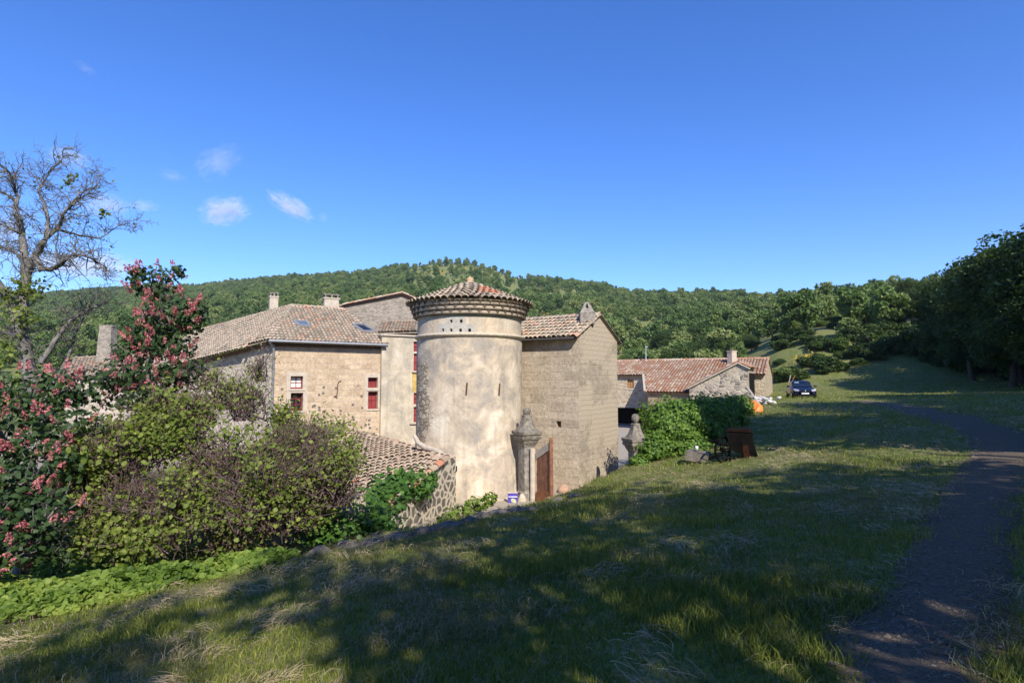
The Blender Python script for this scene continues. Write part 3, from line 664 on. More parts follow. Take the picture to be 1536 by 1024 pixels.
U_, Wd = Vector((-.88,.47,0)), Vector((-.47,-.88,0)); RO = Vector((23.4,51.5,0)); SLP = .30; zR = 1.94
def fpt(t, e, z=0): return RO+U_*t+Wd*e+Vector((0,0,z))
def t_at(px, e):        # distance along the range where the sight line through px crosses the line e
    X = (px-768)/F; q = RO+Wd*e; return (q.x-X*q.y)/(X*U_.y-U_.x)
fF = fpt(12,5); farm = empty('farmhouse', (fF.x,fF.y,-4), 'long low farmhouse with pink tile roof and cart passage beyond the stone block', 'farmhouse')
eE, eC = 4.9, 9.7; zE, zC = zR-SLP*eE, zR-SLP*eC
tN, tV = t_at(966,eE), t_at(968,eC); tM = t_at(1036,eC-.2); tL = 19.0
mb = MB(); ea_, eb_ = fpt(tL,eE-.3), fpt(tN-.1,eE-.3); ff, Lf, df, nf = wall_fn(ea_, eb_)
wu = [uv_of(x,y,ea_,df,nf) for x,y in ((941,582),(950.5,569))]; hz = plane_hit(945,608,ea_,nf).z
grid_wall(mb, ff, [0,Lf], [hz,zE-.05], [(wu[0][0],wu[1][0],wu[0][1],wu[1][1])], .2)
pz0 = -4.5; mb.face([ff(0,pz0,3.0),ff(Lf,pz0,3.0),ff(Lf,hz,3.0),ff(0,hz,3.0)], mi=2); mb.face([ff(0,hz,0),ff(Lf,hz,0),ff(Lf,hz,3),ff(0,hz,3)], mi=2)  # back and ceiling coloured black for the shade of the passage
fa, fb2 = fpt(tV-.1,eC-.25), fpt(tM,eC-.25); f2, Lf2, df2, nf2 = wall_fn(fa, fb2)
mb.face([f2(0,pz0),f2(Lf2,pz0),f2(Lf2,zC),f2(0,zC)], [(0,pz0),(Lf2,pz0),(Lf2,zC),(0,zC)], mi=1)
mb.face([fpt(tN-.1,eE-.3,pz0),fpt(tV-.1,eC-.25,pz0),fpt(tV-.1,eC-.25,zC),fpt(tN-.1,eE-.3,zE)], [(0,pz0),(5,pz0),(5,zC),(0,zE)], mi=1)
fwl = mb.build('wall', [m_farm, m_farm2, m_dark], farm)
s = MB(); slab(s, ff, 0, Lf, hz-.2, hz-.002, -.06, .3); s.build('lintel', m_woodpale, farm)
o = casement(farm, ff, wu[0][0], wu[1][0], wu[0][1], wu[1][1], .1, 2, 1, plain('amber_blind', (.42,.22,.08), .7), m_wood)
s = MB(); slab(s, ff, wu[0][0]-.15, wu[1][0]+.15, wu[0][1]-.14, wu[0][1]-.002, -.04, .1); s.build('sill', m_stonetrim, o)
fr = MB(); dn = Wd-Vector((0,0,SLP))
tile_plane(fr, [fpt(tL,0,zR), fpt(tN,0,zR), fpt(tN,eE+.1,zE-.03), fpt(tL,eE+.1,zE-.03)], dn, .26, .42)
tile_plane(fr, [fpt(tN-.01,0,zR), fpt(tM-2.2,0,zR), fpt(tM-2.2,eC-2.6,zR-SLP*(eC-2.6)), fpt(tM,eC+.1,zC-.03), fpt(tV,eC+.1,zC-.03), fpt(tN-.01,eE,zE)], dn, .26, .42)
tile_plane(fr, [fpt(tM-2.21,0,zR), fpt(0,0,zR), fpt(0,eE+.1,zE-.03), fpt(tM-2.21,eE+.1,zE-.03)], dn, .26, .42)
tile_plane(fr, [fpt(tL,0,zR), fpt(0,0,zR), fpt(0,-5,zR-1.5), fpt(tL,-5,zR-1.5)], -Wd-Vector((0,0,SLP)), .3, .5); ridge_tiles(fr, fpt(tL,0,zR+.03), fpt(0,0,zR+.03), .32)
frf = fr.build('roof', m_tile_red, farm)
s = MB(); s.bar(fpt(tV+.06,eC+.05,zC+.02), fpt(tN+.06,eE+.1,zE+.02), .2, .18); s.build('verge', m_stonetrim, farm)
tc_ = t_at(1098,1.6); cc = fpt(tc_,1.6,zR-.4); chimney(frf, cc, .62, .55, P(1098,527,cc.y).z-cc.z, .49, m_stonetrim, False)
# right end of the farm range
tD = t_at(1128,eE-.25); mb = MB(); f3, Lf3, df3, nf3 = wall_fn(fpt(tD,eE-.25), fpt(.12,eE-.25))
mb.face([f3(0,-2.6),f3(Lf3,-2.6),f3(Lf3,zE),f3(0,zE)], [(0,-2.6),(Lf3,-2.6),(Lf3,zE),(0,zE)])
mb.face([fpt(.12,eE-.25,-2.6),fpt(.12,-5,-2.6),fpt(.12,-5,zR-1.6),fpt(.12,0,zR-.05),fpt(.12,eE-.25,zE)], [(0,-2.6),(9.6,-2.6),(9.6,zR-1.6),(4.7,zR),(0,zE)])
mb.build('end_wall', m_farm, farm)
# barn wing with the big rubble gable
eB = 10.2; tb0, tb1, tbP = t_at(1033,eB), t_at(1121,eB), t_at(1107,eB); ba = fpt(tb0,eB); bc = fpt(tb1,eB); bq_ = fpt(tbP,eB)
barn = empty('barn', (ba.x,ba.y,-2.5), 'rubble stone barn wing with sloping gable and dark doorway left of the car', 'barn')
fb3, Lb3, db3, nb3 = wall_fn(ba, bc); zA, zP, zB = P(1033,581,ba.y).z, P(1107,543,bq_.y).z, P(1121,549,bc.y).z; uP = (bq_-ba).length
mb = MB(); mb.face([fb3(0,-4.5),fb3(Lb3,-4.5),fb3(Lb3,zB),fb3(uP,zP),fb3(0,zA)], [(0,-4.5),(Lb3,-4.5),(Lb3,zB),(uP,zP),(0,zA)])
mb.face([fpt(tb1,eB,-4),fpt(tb1,eE,-4),fpt(tb1,eE,zB),fpt(tb1,eB,zB)], [(0,-4),(5,-4),(5,zB),(0,zB)])
mb.build('wall', m_barn, barn)
d_ = MB(); d_.face([fpt(tb1+1.5,eE-.2,-2.6),fpt(tD-.01,eE-.2,-2.6),fpt(tD-.01,eE-.2,zE-.02),fpt(tb1+1.5,eE-.2,zE-.02)]); d_.face([fpt(tb1-.03,5.2,-2.6),fpt(tb1-.03,9.3,-2.6),fpt(tb1-.03,9.3,zB-.5),fpt(tb1-.03,5.2,zB-.5)]); d_.build('doorway', m_dark, barn)  # flat black sheets paint the shaded gap and door opening
br_ = MB(); q0 = lambda t,e,z: fpt(t,e,z)
tile_plane(br_, [q0(tb0+.1,eB+.15,zA+.02), q0(tbP,eB+.15,zP+.04), q0(tbP,2.2,zP+.04), q0(tb0+.1,8.4,zA+.02)], U_-Vector((0,0,.42)), .26, .42)
tile_plane(br_, [q0(tbP,eB+.15,zP+.04), q0(tb1-.2,eB+.15,zB-.1), q0(tb1-.2,5.4,zB-.1), q0(tbP,5.4,zP+.04)], -U_-Vector((0,0,.4)), .26, .42)
br_.build('roof', m_tile_red, barn)
b_ = MB(); b_.bar(q0(tb0+.1,eB+.1,zA-.06), q0(tbP,eB+.1,zP-.05), .2, .1); b_.build('verge', m_stonetrim, barn); b_ = MB(); b_.bar(q0(tbP-.01,eB+.1,zP-.05), q0(tb1-.2,eB+.1,zB-.2), .2, .1); b_.build('verge', m_stonetrim, barn)
# mast behind the farm roof
pm = P(969,540,56); mb = MB(); mb.tube([(pm.x,56,-4),(pm.x,56,P(969,518,56).z)], [.07,.05], 8, cap=True); mb.bar((pm.x-.02,56,P(969,520,56).z),(pm.x+.18,56,P(969,520,56).z),.05,.12); 
tag(mb.build('utility_pole', m_zinc), 'thin pale pole standing behind the farmhouse roof', 'pole')
# neighbouring cottage half hidden by the flowering tree
nb = P(160,560,44); cot = empty('cottage', (nb.x,44,-4), 'low tiled cottage with broad stone chimney behind the red flowering tree', 'cottage')
c0, c1, c2, c3 = P(95,566,43), P(235,562,43), P(240,532,47), P(110,537,47); mb = MB(); tile_plane(mb, [c0,c1,c2,c3], c0-c3, .26, .42); ridge_tiles(mb, c3, c2); crf = mb.build('roof', m_tile_old, cot)
mb = MB(); mb.face([Vector((c0.x,43.3,-4.6)),Vector((c1.x,43.3,-4.6)),Vector((c1.x,43.3,c1.z)),Vector((c0.x,43.3,c0.z))], [(0,-4.6),(7,-4.6),(7,c1.z),(0,c0.z)]); mb.build('wall', m_sidewall, cot)
cc = P(160,535,46); q = .6; hh = P(160,490,46).z-cc.z; mb = MB(); mb.hexa([cc+Vector((x*q,y*.4,-.6)) for x,y in ((-1,-1),(1,-1),(1,1),(-1,1))]+[cc+Vector((x*q*.8,y*.35,hh)) for x,y in ((-1,-1),(1,-1),(1,1),(-1,1))])
for k in range(4): mb.box(cc+Vector((-.42+.28*k,0,hh+.06)), .22, .5, .14)
mb.build('chimney', m_backwall, crf)
# ================================================================== GATE
def pillar(px, ytop, d, sc, name_label, finial, shaft_rz):
    c = P(px, ytop, d); t = empty('gate_pillar', (c.x,c.y,-4.2), name_label, 'gate pillar', 'stone gate pillars')
    z = c.z; k = sc; mb = MB(); zb_ = -4.4-z
    mb.lathe((c.x,c.y,z), [(.34*k,zb_),(.34*k,zb_+.45),(.29*k,zb_+.5),(.285*k,-.72*k)], 12, sq=True, rz=shaft_rz); mb.build('shaft', m_greystone, t)
    mb = MB(); mb.lathe((c.x,c.y,z), [(.30*k,-.719*k),(.31*k,-.66*k),(.36*k,-.58*k),(.40*k,-.50*k),(.42*k,-.42*k),(.47*k,-.40*k),(.50*k,-.33*k),(.51*k,-.26*k),(.47*k,-.23*k),(.49*k,-.2*k),(.53*k,-.16*k),(.54*k,-.04*k),(.5*k,-.005*k)], 20, sq=True, rz=shaft_rz); mb.build('cap_moulding', m_cap, t)
    mb = MB(); mb.lathe((c.x,c.y,z), [(.46*k,-.004*k),(.40*k,.075*k),(.32*k,.19*k),(.26*k,.33*k),(.215*k,.48*k),(.19*k,.63*k),(.2*k,.67*k),(.14*k,.71*k)], 16, sq=True, rz=shaft_rz); mb.build('bell_top', m_cap, t)
    mb = MB()
    if finial == 'ball': mb.lathe((c.x,c.y,z), [(.10*k,.711*k),(.09*k,.75*k),(.14*k,.79*k),(.19*k,.88*k),(.205*k,.97*k),(.19*k,1.07*k),(.12*k,1.15*k),(.02*k,1.18*k)], 16)
    else: mb.lathe((c.x,c.y,z), [(.17*k,.711*k),(.16*k,.79*k),(.2*k,.88*k),(.18*k,.97*k),(.1*k,1.01*k)], 9)
    mb.build('finial', m_cap, t); return t, c
g1_, gc1 = pillar(790, 645, 20.4, .78, 'weathered stone gate pillar with a broken stump finial at the tower foot', 'stump', .5)
g2_, gc2 = pillar(953.5, 656, 20.6, .72, 'weathered stone gate pillar with a round ball finial beside the green hedge', 'ball', .35)
mb = MB(); q = P(799,700,20.1); mb.tube([(q.x,q.y,-4.4),(q.x,q.y,P(799,672,20.1).z)], .10, 10); mb.build('jamb_column', m_stonetrim, g1_)
# gate leaf, swung outward
h0 = P(804,700,19.95); h1 = P(826,700,19.2); gt = empty('wooden_gate', (h0.x,h0.y,-4.2), 'red brown plank gate leaf hung open on the stump topped pillar', 'gate')
gf, gl, gd, gn = wall_fn((h0.x,h0.y,0),(h1.x,h1.y,0)); zl, zr2 = P(804,677,19.95).z, P(826,662,19.2).z; zbm = -4.3
mb = MB(); n_ = 5
for i in range(n_):
    u0, u1 = gl*i/n_+.004, gl*(i+1)/n_-.004; za, zb2 = zl+(zr2-zl)*i/n_-.26, zl+(zr2-zl)*(i+1)/n_-.26; zc = -4.0
    mb.hexa([gf(u0,zc,.03),gf(u1,zc,.03),gf(u1,zc,.07),gf(u0,zc,.07),gf(u0,za,.03),gf(u1,zb2,.03),gf(u1,zb2,.07),gf(u0,za,.07)], random.random())
mb.build('planks', m_wood, gt)
mb = MB(); mb.hexa([gf(.0,zl-.27,0),gf(gl-.06,zr2-.27,0),gf(gl-.06,zr2-.27,.1),gf(0,zl-.27,.1),gf(0,zl,0),gf(gl-.06,zr2-.02,0),gf(gl-.06,zr2-.02,.1),gf(0,zl,.1)]); mb.build('top_rail', m_woodpale, gt)
mb = MB(); mb.hexa([gf(0,zbm,.0),gf(gl-.06,zbm,.0),gf(gl-.06,zbm,.09),gf(0,zbm,.09),gf(0,-3.86,.0),gf(gl-.06,-3.7,.0),gf(gl-.06,-3.7,.09),gf(0,-3.86,.09)]); mb.build('bottom_rail', plain('orange_brown_rail', (.27,.11,.05), .75, .25, 0, .4, 6), gt)
mb = MB(); mb.hexa([gf(gl-.055,zbm,-.02),gf(gl+.02,zbm,-.02),gf(gl+.02,zbm,.1),gf(gl-.055,zbm,.1),gf(gl-.055,zr2+.05,-.02),gf(gl-.01,zr2+.13,-.02),gf(gl-.01,zr2+.13,.1),gf(gl-.055,zr2+.05,.1)]); mb.build('gate_stile', m_wood, gt)
# poster board
s0, s1 = P(761.5,745,19.8), P(776.5,745,19.8); sg = empty('sign_board', (s0.x,s0.y,-4.2), 'small violet poster board with pale stripe at the foot of the gate pillar', 'sign')
sf, sl_, sd_, sn_ = wall_fn((s0.x,s0.y,0),(s1.x,s1.y,0)); zt2, zb3 = P(768,737,19.8).z, P(768,765,19.8).z; hgt = zt2-zb3
mb = MB(); slab(mb, sf, 0, sl_, zb3, zt2, 0, .03); sgb = mb.build('board', m_stonetrim, sg)
mb = MB(); slab(mb, sf, .0, sl_, zb3, zt2-.055, -.004, -.0005); mb.build('poster', plain('violet_print', (.085,.06,.36), .45, .4, 0, .12), sg)
mb = MB(); slab(mb, sf, .025, sl_-.01, zt2-.185, zt2-.155, -.0065, -.0045); mb.build('text_stripe', plain('white_print', (.72,.72,.78), .5), sg)
mb = MB(); 
for (u,v,a,b) in ((.2,.30,.085,.05),(.16,.27,.05,.035),(.25,.335,.05,.035)): mb.face([sf(u+a*math.cos(i*math.pi/6), zt2-v+b*math.sin(i*math.pi/6)*1.3, -.006-.0006*a*10) for i in range(12)])
mb.build('picture', plain('yellow_green_print', (.50,.55,.30), .5, .3, 0, .5, 30), sg)
w0_ = P(783,747,20.1); mb = MB(); mb.blob((w0_.x,w0_.y,w0_.z-.45), (.2,.14,.62), 3, 12, 8, .12)
tag(mb.build('stone_block', m_stonetrim), 'whitish stone guard block between violet poster and gate pillar', 'stone')
q = P(845,723,21.6); mb = MB(); mb.blob((q.x,q.y,-4.1), (.22,.16,.2), 9, 10, 7, .2); tag(mb.build('stone', plain('pinkish_rock', (.42,.27,.19), .95)), 'pinkish loose stone at the base of the stone block', 'stone')

# ================================================================== CAR
def build_car(loc, rz):
    t = empty('parked_car', loc, 'small dark blue hatchback parked facing the viewer at the end of the track', 'car', None, rz)
    paint = plain('dark_blue_paint', (.008,.011,.028), .22, .6, .2, .1); tyre = plain('tyre_rubber', (.015,.015,.015), .9); 
    Mg = Mat('car_glass', .05, .7); Mg.col((.012,.02,.035)); chrome = plain('chrome', (.7,.7,.72), .2, .5, .9, .05)
    lamp = Mat('headlight_lens', .1, .7); lamp.col((.42,.40,.46))
    def loft(secs, n=20, closed=True):
        mb = MB(); vs = []; fs = []
        for (y, hw, z0, z1, e) in secs:
            for k in range(n):
                a = 2*math.pi*k/n; c_, s_ = math.cos(a), math.sin(a)
                vs.append((hw*math.copysign(abs(c_)**e, c_), y, (z0+z1)/2+(z1-z0)/2*math.copysign(abs(s_)**e, s_)))
        m_ = len(secs)
        for i in range(m_-1):
            for k in range(n): fs.append((i*n+k, i*n+(k+1)%n, (i+1)*n+(k+1)%n, (i+1)*n+k))
        fs.append(tuple(range(n))); fs.append(tuple(range((m_-1)*n, m_*n))[::-1]); mb.strip(vs, fs); return mb
    # car's own axes: nose towards -y
    b = loft([(-2.0,.52,.3,.55,.5),(-1.97,.70,.24,.66,.5),(-1.85,.80,.2,.74,.45),(-1.5,.85,.18,.82,.45),(-1.0,.865,.18,.92,.42),(-.6,.87,.18,.96,.4),(.6,.875,.18,.98,.4),(1.5,.86,.2,.99,.42),(1.85,.8,.25,.97,.5),(1.95,.7,.32,.85,.5)])
    b.build('body', paint, t, True)
    c = loft([(-.92,.70,.86,.93,.5),(-.60,.70,.86,1.16,.5),(-.28,.66,.86,1.36,.5),(.05,.63,.86,1.45,.48),(.7,.62,.86,1.46,.48),(1.3,.60,.86,1.40,.5),(1.75,.62,.86,1.06,.5)], 20); c.build('cabin', paint, t, True)
    mb = MB(); mb.face([(-.66,-.98,.95),(.66,-.98,.95),(.56,-.16,1.41),(-.56,-.16,1.41)]); o = mb.build('windscreen', Mg.m, t, True)
    mb = MB(); mb.face([(-.48,-.44,1.270),(-.16,-.44,1.270),(-.16,-.37,1.31),(-.48,-.37,1.31)]); mb.v = [(x,y-.015,z) for x,y,z in mb.v]; mb.build('sun_sticker', plain('pale_sticker', (.5,.62,.62), .4), o, True)
    for s in (-1,1):
        mb = MB(); mb.face([(s*.715,-.62,.97),(s*.715,.0,.97),(s*.66,.1,1.36),(s*.665,-.22,1.34)]); mb.face([(s*.715,.06,.97),(s*.715,1.2,.99),(s*.64,.95,1.36),(s*.66,.16,1.37)]); mb.build('side_window', Mg.m, t, True)
        mb = MB(); mb.blob((s*.98,-.62,1.0), (.11,.07,.075), 1, 10, 6, .05); mb.bar((s*.86,-.6,.96),(s*.96,-.6,.98),.05,.04); mb.build('wing_mirror', paint, t, True)
        mb = MB(); mb.strip([(s*.42,-2.0,.70),(s*.46,-2.0,.60),(s*.70,-1.93,.61),(s*.79,-1.80,.66),(s*.80,-1.70,.78),(s*.66,-1.88,.77)], [(0,1,2,5),(5,2,3,4)]); 
        mb.v = [(x,y-.035,z+.02) for x,y,z in mb.v]; mb.build('headlight', lamp.m, t, True)
        for y in (-1.28,1.25):
            w = MB(); w.tube([(s*.70,y,.30),(s*.72,y,.30),(s*.86,y,.30),(s*.88,y,.30)], [.26,.30,.30,.26], 20, cap=True); wo = w.build('wheel', tyre, t, True)
            r = MB(); r.tube([(s*.875,y,.30),(s*.885,y,.30)], [.19,.18], 14, cap=True); r.build('rim', chrome, wo, True)
    mb = MB(); mb.face([(-.26,-2.03,.40),(.26,-2.03,.40),(.26,-2.02,.50),(-.26,-2.02,.50)]); mb.build('number_plate', plain('plate_white', (.72,.74,.76), .4), t, True)
    mb = MB(); mb.hexa([(-.55,-2.0,.22),(.55,-2.0,.22),(.55,-1.9,.22),(-.55,-1.9,.22),(-.5,-2.02,.36),(.5,-2.02,.36),(.5,-1.9,.36),(-.5,-1.9,.36)]); mb.build('lower_grille', tyre, t, True)
    mb = MB(); mb.strip([(-.36,-2.03,.62),(0,-2.06,.56),(.36,-2.03,.62),(.36,-2.01,.66),(0,-2.05,.61),(-.36,-2.01,.66)], [(0,1,4,5),(1,2,3,4)]); mb.build('grille_bar', tyre, t, True)
    mb = MB(); mb.tube([(0,-2.0,.64),(0,-2.07,.64)], .065, 12, cap=True); mb.build('emblem', chrome, t, True)
    return t
cp_ = P(1201,598,46); build_car((cp_.x, 46, H(cp_.x,46)-.01), -.30)

# ================================================================== OLD TRAILER, TROUGH, ORANGE HEAP, STICKS
m_rust = plain('shade_blackened_rust', (.006,.0055,.005), .95, .04, 0, .6, 6)  # near-black hopper, lid and plate colours stand in for shade
wg = G(1100,692); tr = empty('farm_trailer', wg, 'rusty old farm machine with spoked wheel, darkened in colour for shade, by the hedge', 'farm machine')
x, y, z = wg.x, wg.y, wg.z; k = y/850
def W(px, py, dy=0): return P(px, py, y+dy)
mb = MB(); mb.hexa([W(1094,675),W(1137,688),W(1134,686,.8),W(1094,673,.8),W(1090,648),W(1128,650),W(1126,646,.8),W(1090,645,.8)]); mb.build('hopper', m_rust, tr)
mb = MB(); mb.hexa([W(1088,646.5),W(1130,648.5),W(1127,644,.9),W(1088,643,.9),W(1092,643),W(1126,645),W(1124,641.5,.9),W(1092,641,.9)]); mb.build('lid', plain('shade_tinted_lid', (.013,.008,.006), .95, .03, 0, .5), tr)
mb = MB(); mb.face([W(1114,668,-.02),W(1122,667,-.02),W(1124,680,-.02),W(1127,690,-.02),W(1115,690,-.02)]); mb.v = mb.v; mb.build('shade_tinted_rust_plate', plain('shade_tinted_rust_plate', (.03,.012,.007), .9, .05), tr)
for (a, b) in (((1096,672),(1095,694)),((1114,680),(1116,695)),((1134,680),(1138,690))):
    mb = MB(); mb.bar(W(*a,-.03), W(*b,-.03), .05, .05, (0,1,0)); mb.build('leg', m_rust, tr)
wc = W(1084,674,.1); rad = 19*k; mb = MB(); ax_ = Vector((.8,.6,0))
ring = [wc+ax_*(rad*math.cos(a))+Vector((0,0,rad*math.sin(a))) for a in np.linspace(0,2*math.pi,25)]; mb.tube(ring, .035, 6)
wo = mb.build('wheel', m_rust, tr); mb = MB()
for i in range(8): a = math.pi*i/4; mb.tube([wc, wc+ax_*(rad*math.cos(a))+Vector((0,0,rad*math.sin(a)))], .014, 5)
mb.tube([wc-Vector((-.05,.06,0)), wc+Vector((-.05,.06,0))], .06, 8, cap=True); mb.build('spokes', m_rust, wo)
mb = MB(); mb.tube([W(1062,660,.3), W(1076,664,.2), W(1092,668,0)], .045, 6); mb.tube([W(1064,688,0), W(1092,676,.1)], .04, 6); mb.build('drawbar', m_rust, tr)
q = G(1046,694); mb = MB(); mb.hexa([P(1028,690,q.y),P(1062,695,q.y-.1),P(1066,688,q.y+.5),P(1034,684,q.y+.5),P(1028,677,q.y),P(1062,682,q.y-.1),P(1066,677,q.y+.5),P(1034,673,q.y+.5)])
tr2 = empty('stone_trough', q, 'pale grey stone trough in the grass at the foot of the hedge', 'trough'); mb.build('basin', plain('shade_tinted_trough_stone', (.15,.13,.11), .95, .1, 0, .4), tr2)  # stone colour lowered to paint the trough as shaded
mb = MB(); c = P(1045,672,q.y+.2); mb.lathe((c.x,c.y,c.z-.06), [(.045,0),(.06,.1),(.05,.13),(.02,.13)], 8); tag(mb.build('white_bottle', m_curtain), 'tiny white bottle standing on the stone trough', 'bottle')
oq = G(1124,619, 12); mb = MB(); mb.blob((oq.x,oq.y,oq.z+.22), (.62,.45,.42), 21, 22, 14, .34); mb.blob((oq.x+.28,oq.y-.05,oq.z+.2), (.42,.36,.28), 8, 18, 12, .34)
tag(mb.build('tarpaulin', plain('orange_plastic', (.75,.22,.05), .5, .4, 0, .22, 5)), 'crumpled bright orange tarpaulin heap on the grass at the hedge end', 'tarpaulin')
rq = G(1122,611,12); mb = MB(); 
for i in range(14): a = random.uniform(0,6.3); mb.blob((rq.x+random.uniform(-.6,.6),rq.y+1+random.uniform(-.4,.4),rq.z+random.uniform(.1,.75)), (.2,.2,.15), i, 8, 6, .3)
tag(mb.build('rubble_heap', m_backwall), 'brown rubble heap just behind the orange tarpaulin', 'rubble')
wq = G(1146,606,12); mb = MB()
for i in range(60): mb.blob((wq.x+max(-.75,min(.75,random.gauss(0,.45))),wq.y+max(-.5,min(.5,random.gauss(0,.35))),wq.z+min(.42,abs(random.gauss(.0,.22)))), (.17,.14,.09), i, 7, 5, .5)
tag(mb.build('plaster_heap', plain('white_rubble', (.56,.53,.50), .9, .1, 0, .3, 4)), 'white heap of plaster rubble by the barn doorway', 'rubble')
a, b = P(1120,579,41), G(1143,612,12); mb = MB(); mb.bar(a, b, .14, .05); tag(mb.build('plank', m_woodpale), 'long pale plank leaning against the barn doorway', 'plank')
for (p_, q_, lab) in (((1105,607),(1113,622),'grey post leaning beside the orange tarpaulin, the nearer to it'),((1098,611),(1103,625),'grey post leaning out of the dark hedge end')):
    b = G(*q_,12); mb = MB(); mb.bar(P(*p_,b.y+.1), b, .09, .06); tag(mb.build('wooden_post', m_woodpale), lab, 'post', 'grey posts by the tarpaulin')
for (p_, q_, lab) in (((1186,562),(1180,573),'short bleached stake leaning in weeds behind the car, left one'),((1192,563),(1181,574),'reddish stake leaning in weeds behind the car, right one')):
    b = P(*q_,56); mb = MB(); mb.bar(P(*p_,56.3), b-Vector((0,0,.9)), .06, .05); tag(mb.build('stake', m_woodpale if 'bleached' in lab else m_wood), lab, 'stake', 'stakes behind the car')
hq = P(1395,480,95); hh_ = empty('hillside_house', (hq.x,95,hq.z-5), 'small pale hillside house nearly hidden by the dark trees at right', 'house')
mb = MB(); mb.box((hq.x+1,97,hq.z-2.2), 7, 5, 5, .5); mb.build('wall', m_stonetrim, hh_)
mb = MB(); zz = hq.z+.3; tp = lambda x_,y_,z_: Vector((hq.x+1+x_*math.cos(.5)-y_*math.sin(.5), 97+x_*math.sin(.5)+y_*math.cos(.5), z_))
tile_plane(mb, [tp(-4,-3,zz),tp(4,-3,zz),tp(4,0,zz+1.3),tp(-4,0,zz+1.3)], tp(0,-3,zz)-tp(0,0,zz+1.3), .35, .5); tile_plane(mb, [tp(4,3,zz),tp(-4,3,zz),tp(-4,0,zz+1.3),tp(4,0,zz+1.3)], tp(0,3,zz)-tp(0,0,zz+1.3), .35, .5); mb.build('roof', m_tile_red, hh_)

# ================================================================== GROUND, COURT, PATH
def ground_mesh():
    rr = [0.0]; r_ = .35
    while r_ < 1500: rr.append(r_); r_ *= 1.020 if r_ < 70 else 1.028
    rr = np.array(rr[1:]); az = np.concatenate([np.arange(-60,60,.4), np.arange(60,300,3.0)])*math.pi/180
    X = rr[:,None]*np.sin(az)[None]; Y = rr[:,None]*np.cos(az)[None]; n = len(az); m = len(rr)
    Z = height(X.ravel(), Y.ravel()); V = np.stack([X.ravel(),Y.ravel(),Z], 1)
    i = np.arange(m-1)[:,None]*n; j = np.arange(n)[None]; j2 = (j+1) % n
    q = np.stack([i+j, i+j2, i+n+j2, i+n+j], -1).reshape(-1,4)
    me = np_mesh('ground', np.concatenate([V, [[0,0,H(0,0)]]]), [q, np.stack([np.arange(n), (np.arange(n)+1)%n, np.full(n, len(V))], 1)[:, [1,0,2]]], None, True)
    me.flip_normals()
    x, y = np.append(V[:,0],0), np.append(V[:,1],0); r2 = np.hypot(x,y); sd = edge_sd(x, y)
    for nm, val in (('low', smooth(sd/.9)*smooth((64-r2)/8)), ('hill', smooth((r2-66)/30)), ('garden', smooth((-3.0-x)/2)*smooth((30-y)/6)*smooth(sd/.8)*(y<40))):
        a = me.attributes.new(nm, 'FLOAT', 'POINT'); a.data.foreach_set('value', val.astype(np.float32))
    return me
M = Mat('meadow_and_hill', .95, .1); p = M.obj()
at = lambda nm: M.n('Attribute', attribute_name=nm).outputs['Fac']
nA, nB, nC = M.noise(.55, 6, .65, p), M.noise(3.2, 6, .7, p, .6), M.noise(28, 4, .75, p)
gcol = M.mix(M.ramp(nC, [(.3,0),(.7,1)]), (.07,.10,.02), (.17,.21,.05))
hcol = M.mix(M.ramp(nC, [(.3,0),(.7,1)]), (.18,.14,.075), (.42,.34,.20))
hay = M.ramp(M.math('ADD', M.math('MULTIPLY', nB, .7), M.math('MULTIPLY', nA, .4)), [(.50,0),(.64,.62)])
mead = M.mix(hay, gcol, hcol)
court = M.mix(nC, (.33,.285,.22), (.45,.39,.30)); soil = M.mix(nC, (.02,.022,.010), (.06,.055,.025))
nH1 = M.noise(.035, 6, .65, p); nH2 = M.noise(.3, 5, .7, p)
hillc = M.mix(M.ramp(nH1, [(.35,0),(.65,1)]), M.mix(nH2, (.10,.15,.035), (.17,.21,.06)), M.mix(nH2, (.25,.22,.10), (.16,.18,.06)))
c = M.mix(at('low'), mead, court); c = M.mix(at('garden'), c, soil); c = M.mix(at('hill'), c, hillc)
M.col(c); M.bump(M.math('ADD', nC, nB), .6, .04); m_ground = M.m
tag(link('ground', ground_mesh(), m_ground), kind='structure')
# path
pp = [G(*q) for q in ((1372,1020),(1402,930),(1440,832),(1468,752),(1494,700),(1506,668),(1478,645),(1420,626),(1345,609),(1290,601))]
pp = [Vector((.9,-6,0)), Vector((1.3,-1,0))]+[Vector((q.x,q.y,0)) for q in pp]; wd_ = [.42,.42,.34,.34,.37,.41,.54,.64,.72,.8,.75,.65]
cur = []; 
for i in range(len(pp)-1):
    p0, p1, p2, p3 = pp[max(i-1,0)], pp[i], pp[i+1], pp[min(i+2,len(pp)-1)]
    for k in range(14):
        t = k/14; cur.append((.5*((2*p1)+(p2-p0)*t+(2*p0-5*p1+4*p2-p3)*t*t+(3*p1-p0-3*p2+p3)*t**3), wd_[i]+(wd_[i+1]-wd_[i])*t))
PATH = np.array([(c_[0].x,c_[0].y,c_[1]) for c_ in cur])
vs = []; nx = 13
for i,(c_,w_) in enumerate(cur):
    tn = (cur[min(i+1,len(cur)-1)][0]-cur[max(i-1,0)][0]).normalized(); sd_ = Vector((tn.y,-tn.x,0))
    for k in range(nx):
        s_ = (k/(nx-1)*2-1); wob = 1+.22*(float(vnoise(np.array([i*.31+(50 if s_>0 else 0)]), np.array([3.3]))[0])-.5)*2
        vs.append(c_+sd_*(s_*w_*1.25*wob))
va = np.array([(v.x,v.y) for v in vs]); edge_ = np.tile(np.abs(np.linspace(-1,1,nx)), len(cur))
za = height(va[:,0], va[:,1])+.028*(1-edge_**4)-.012*edge_**4
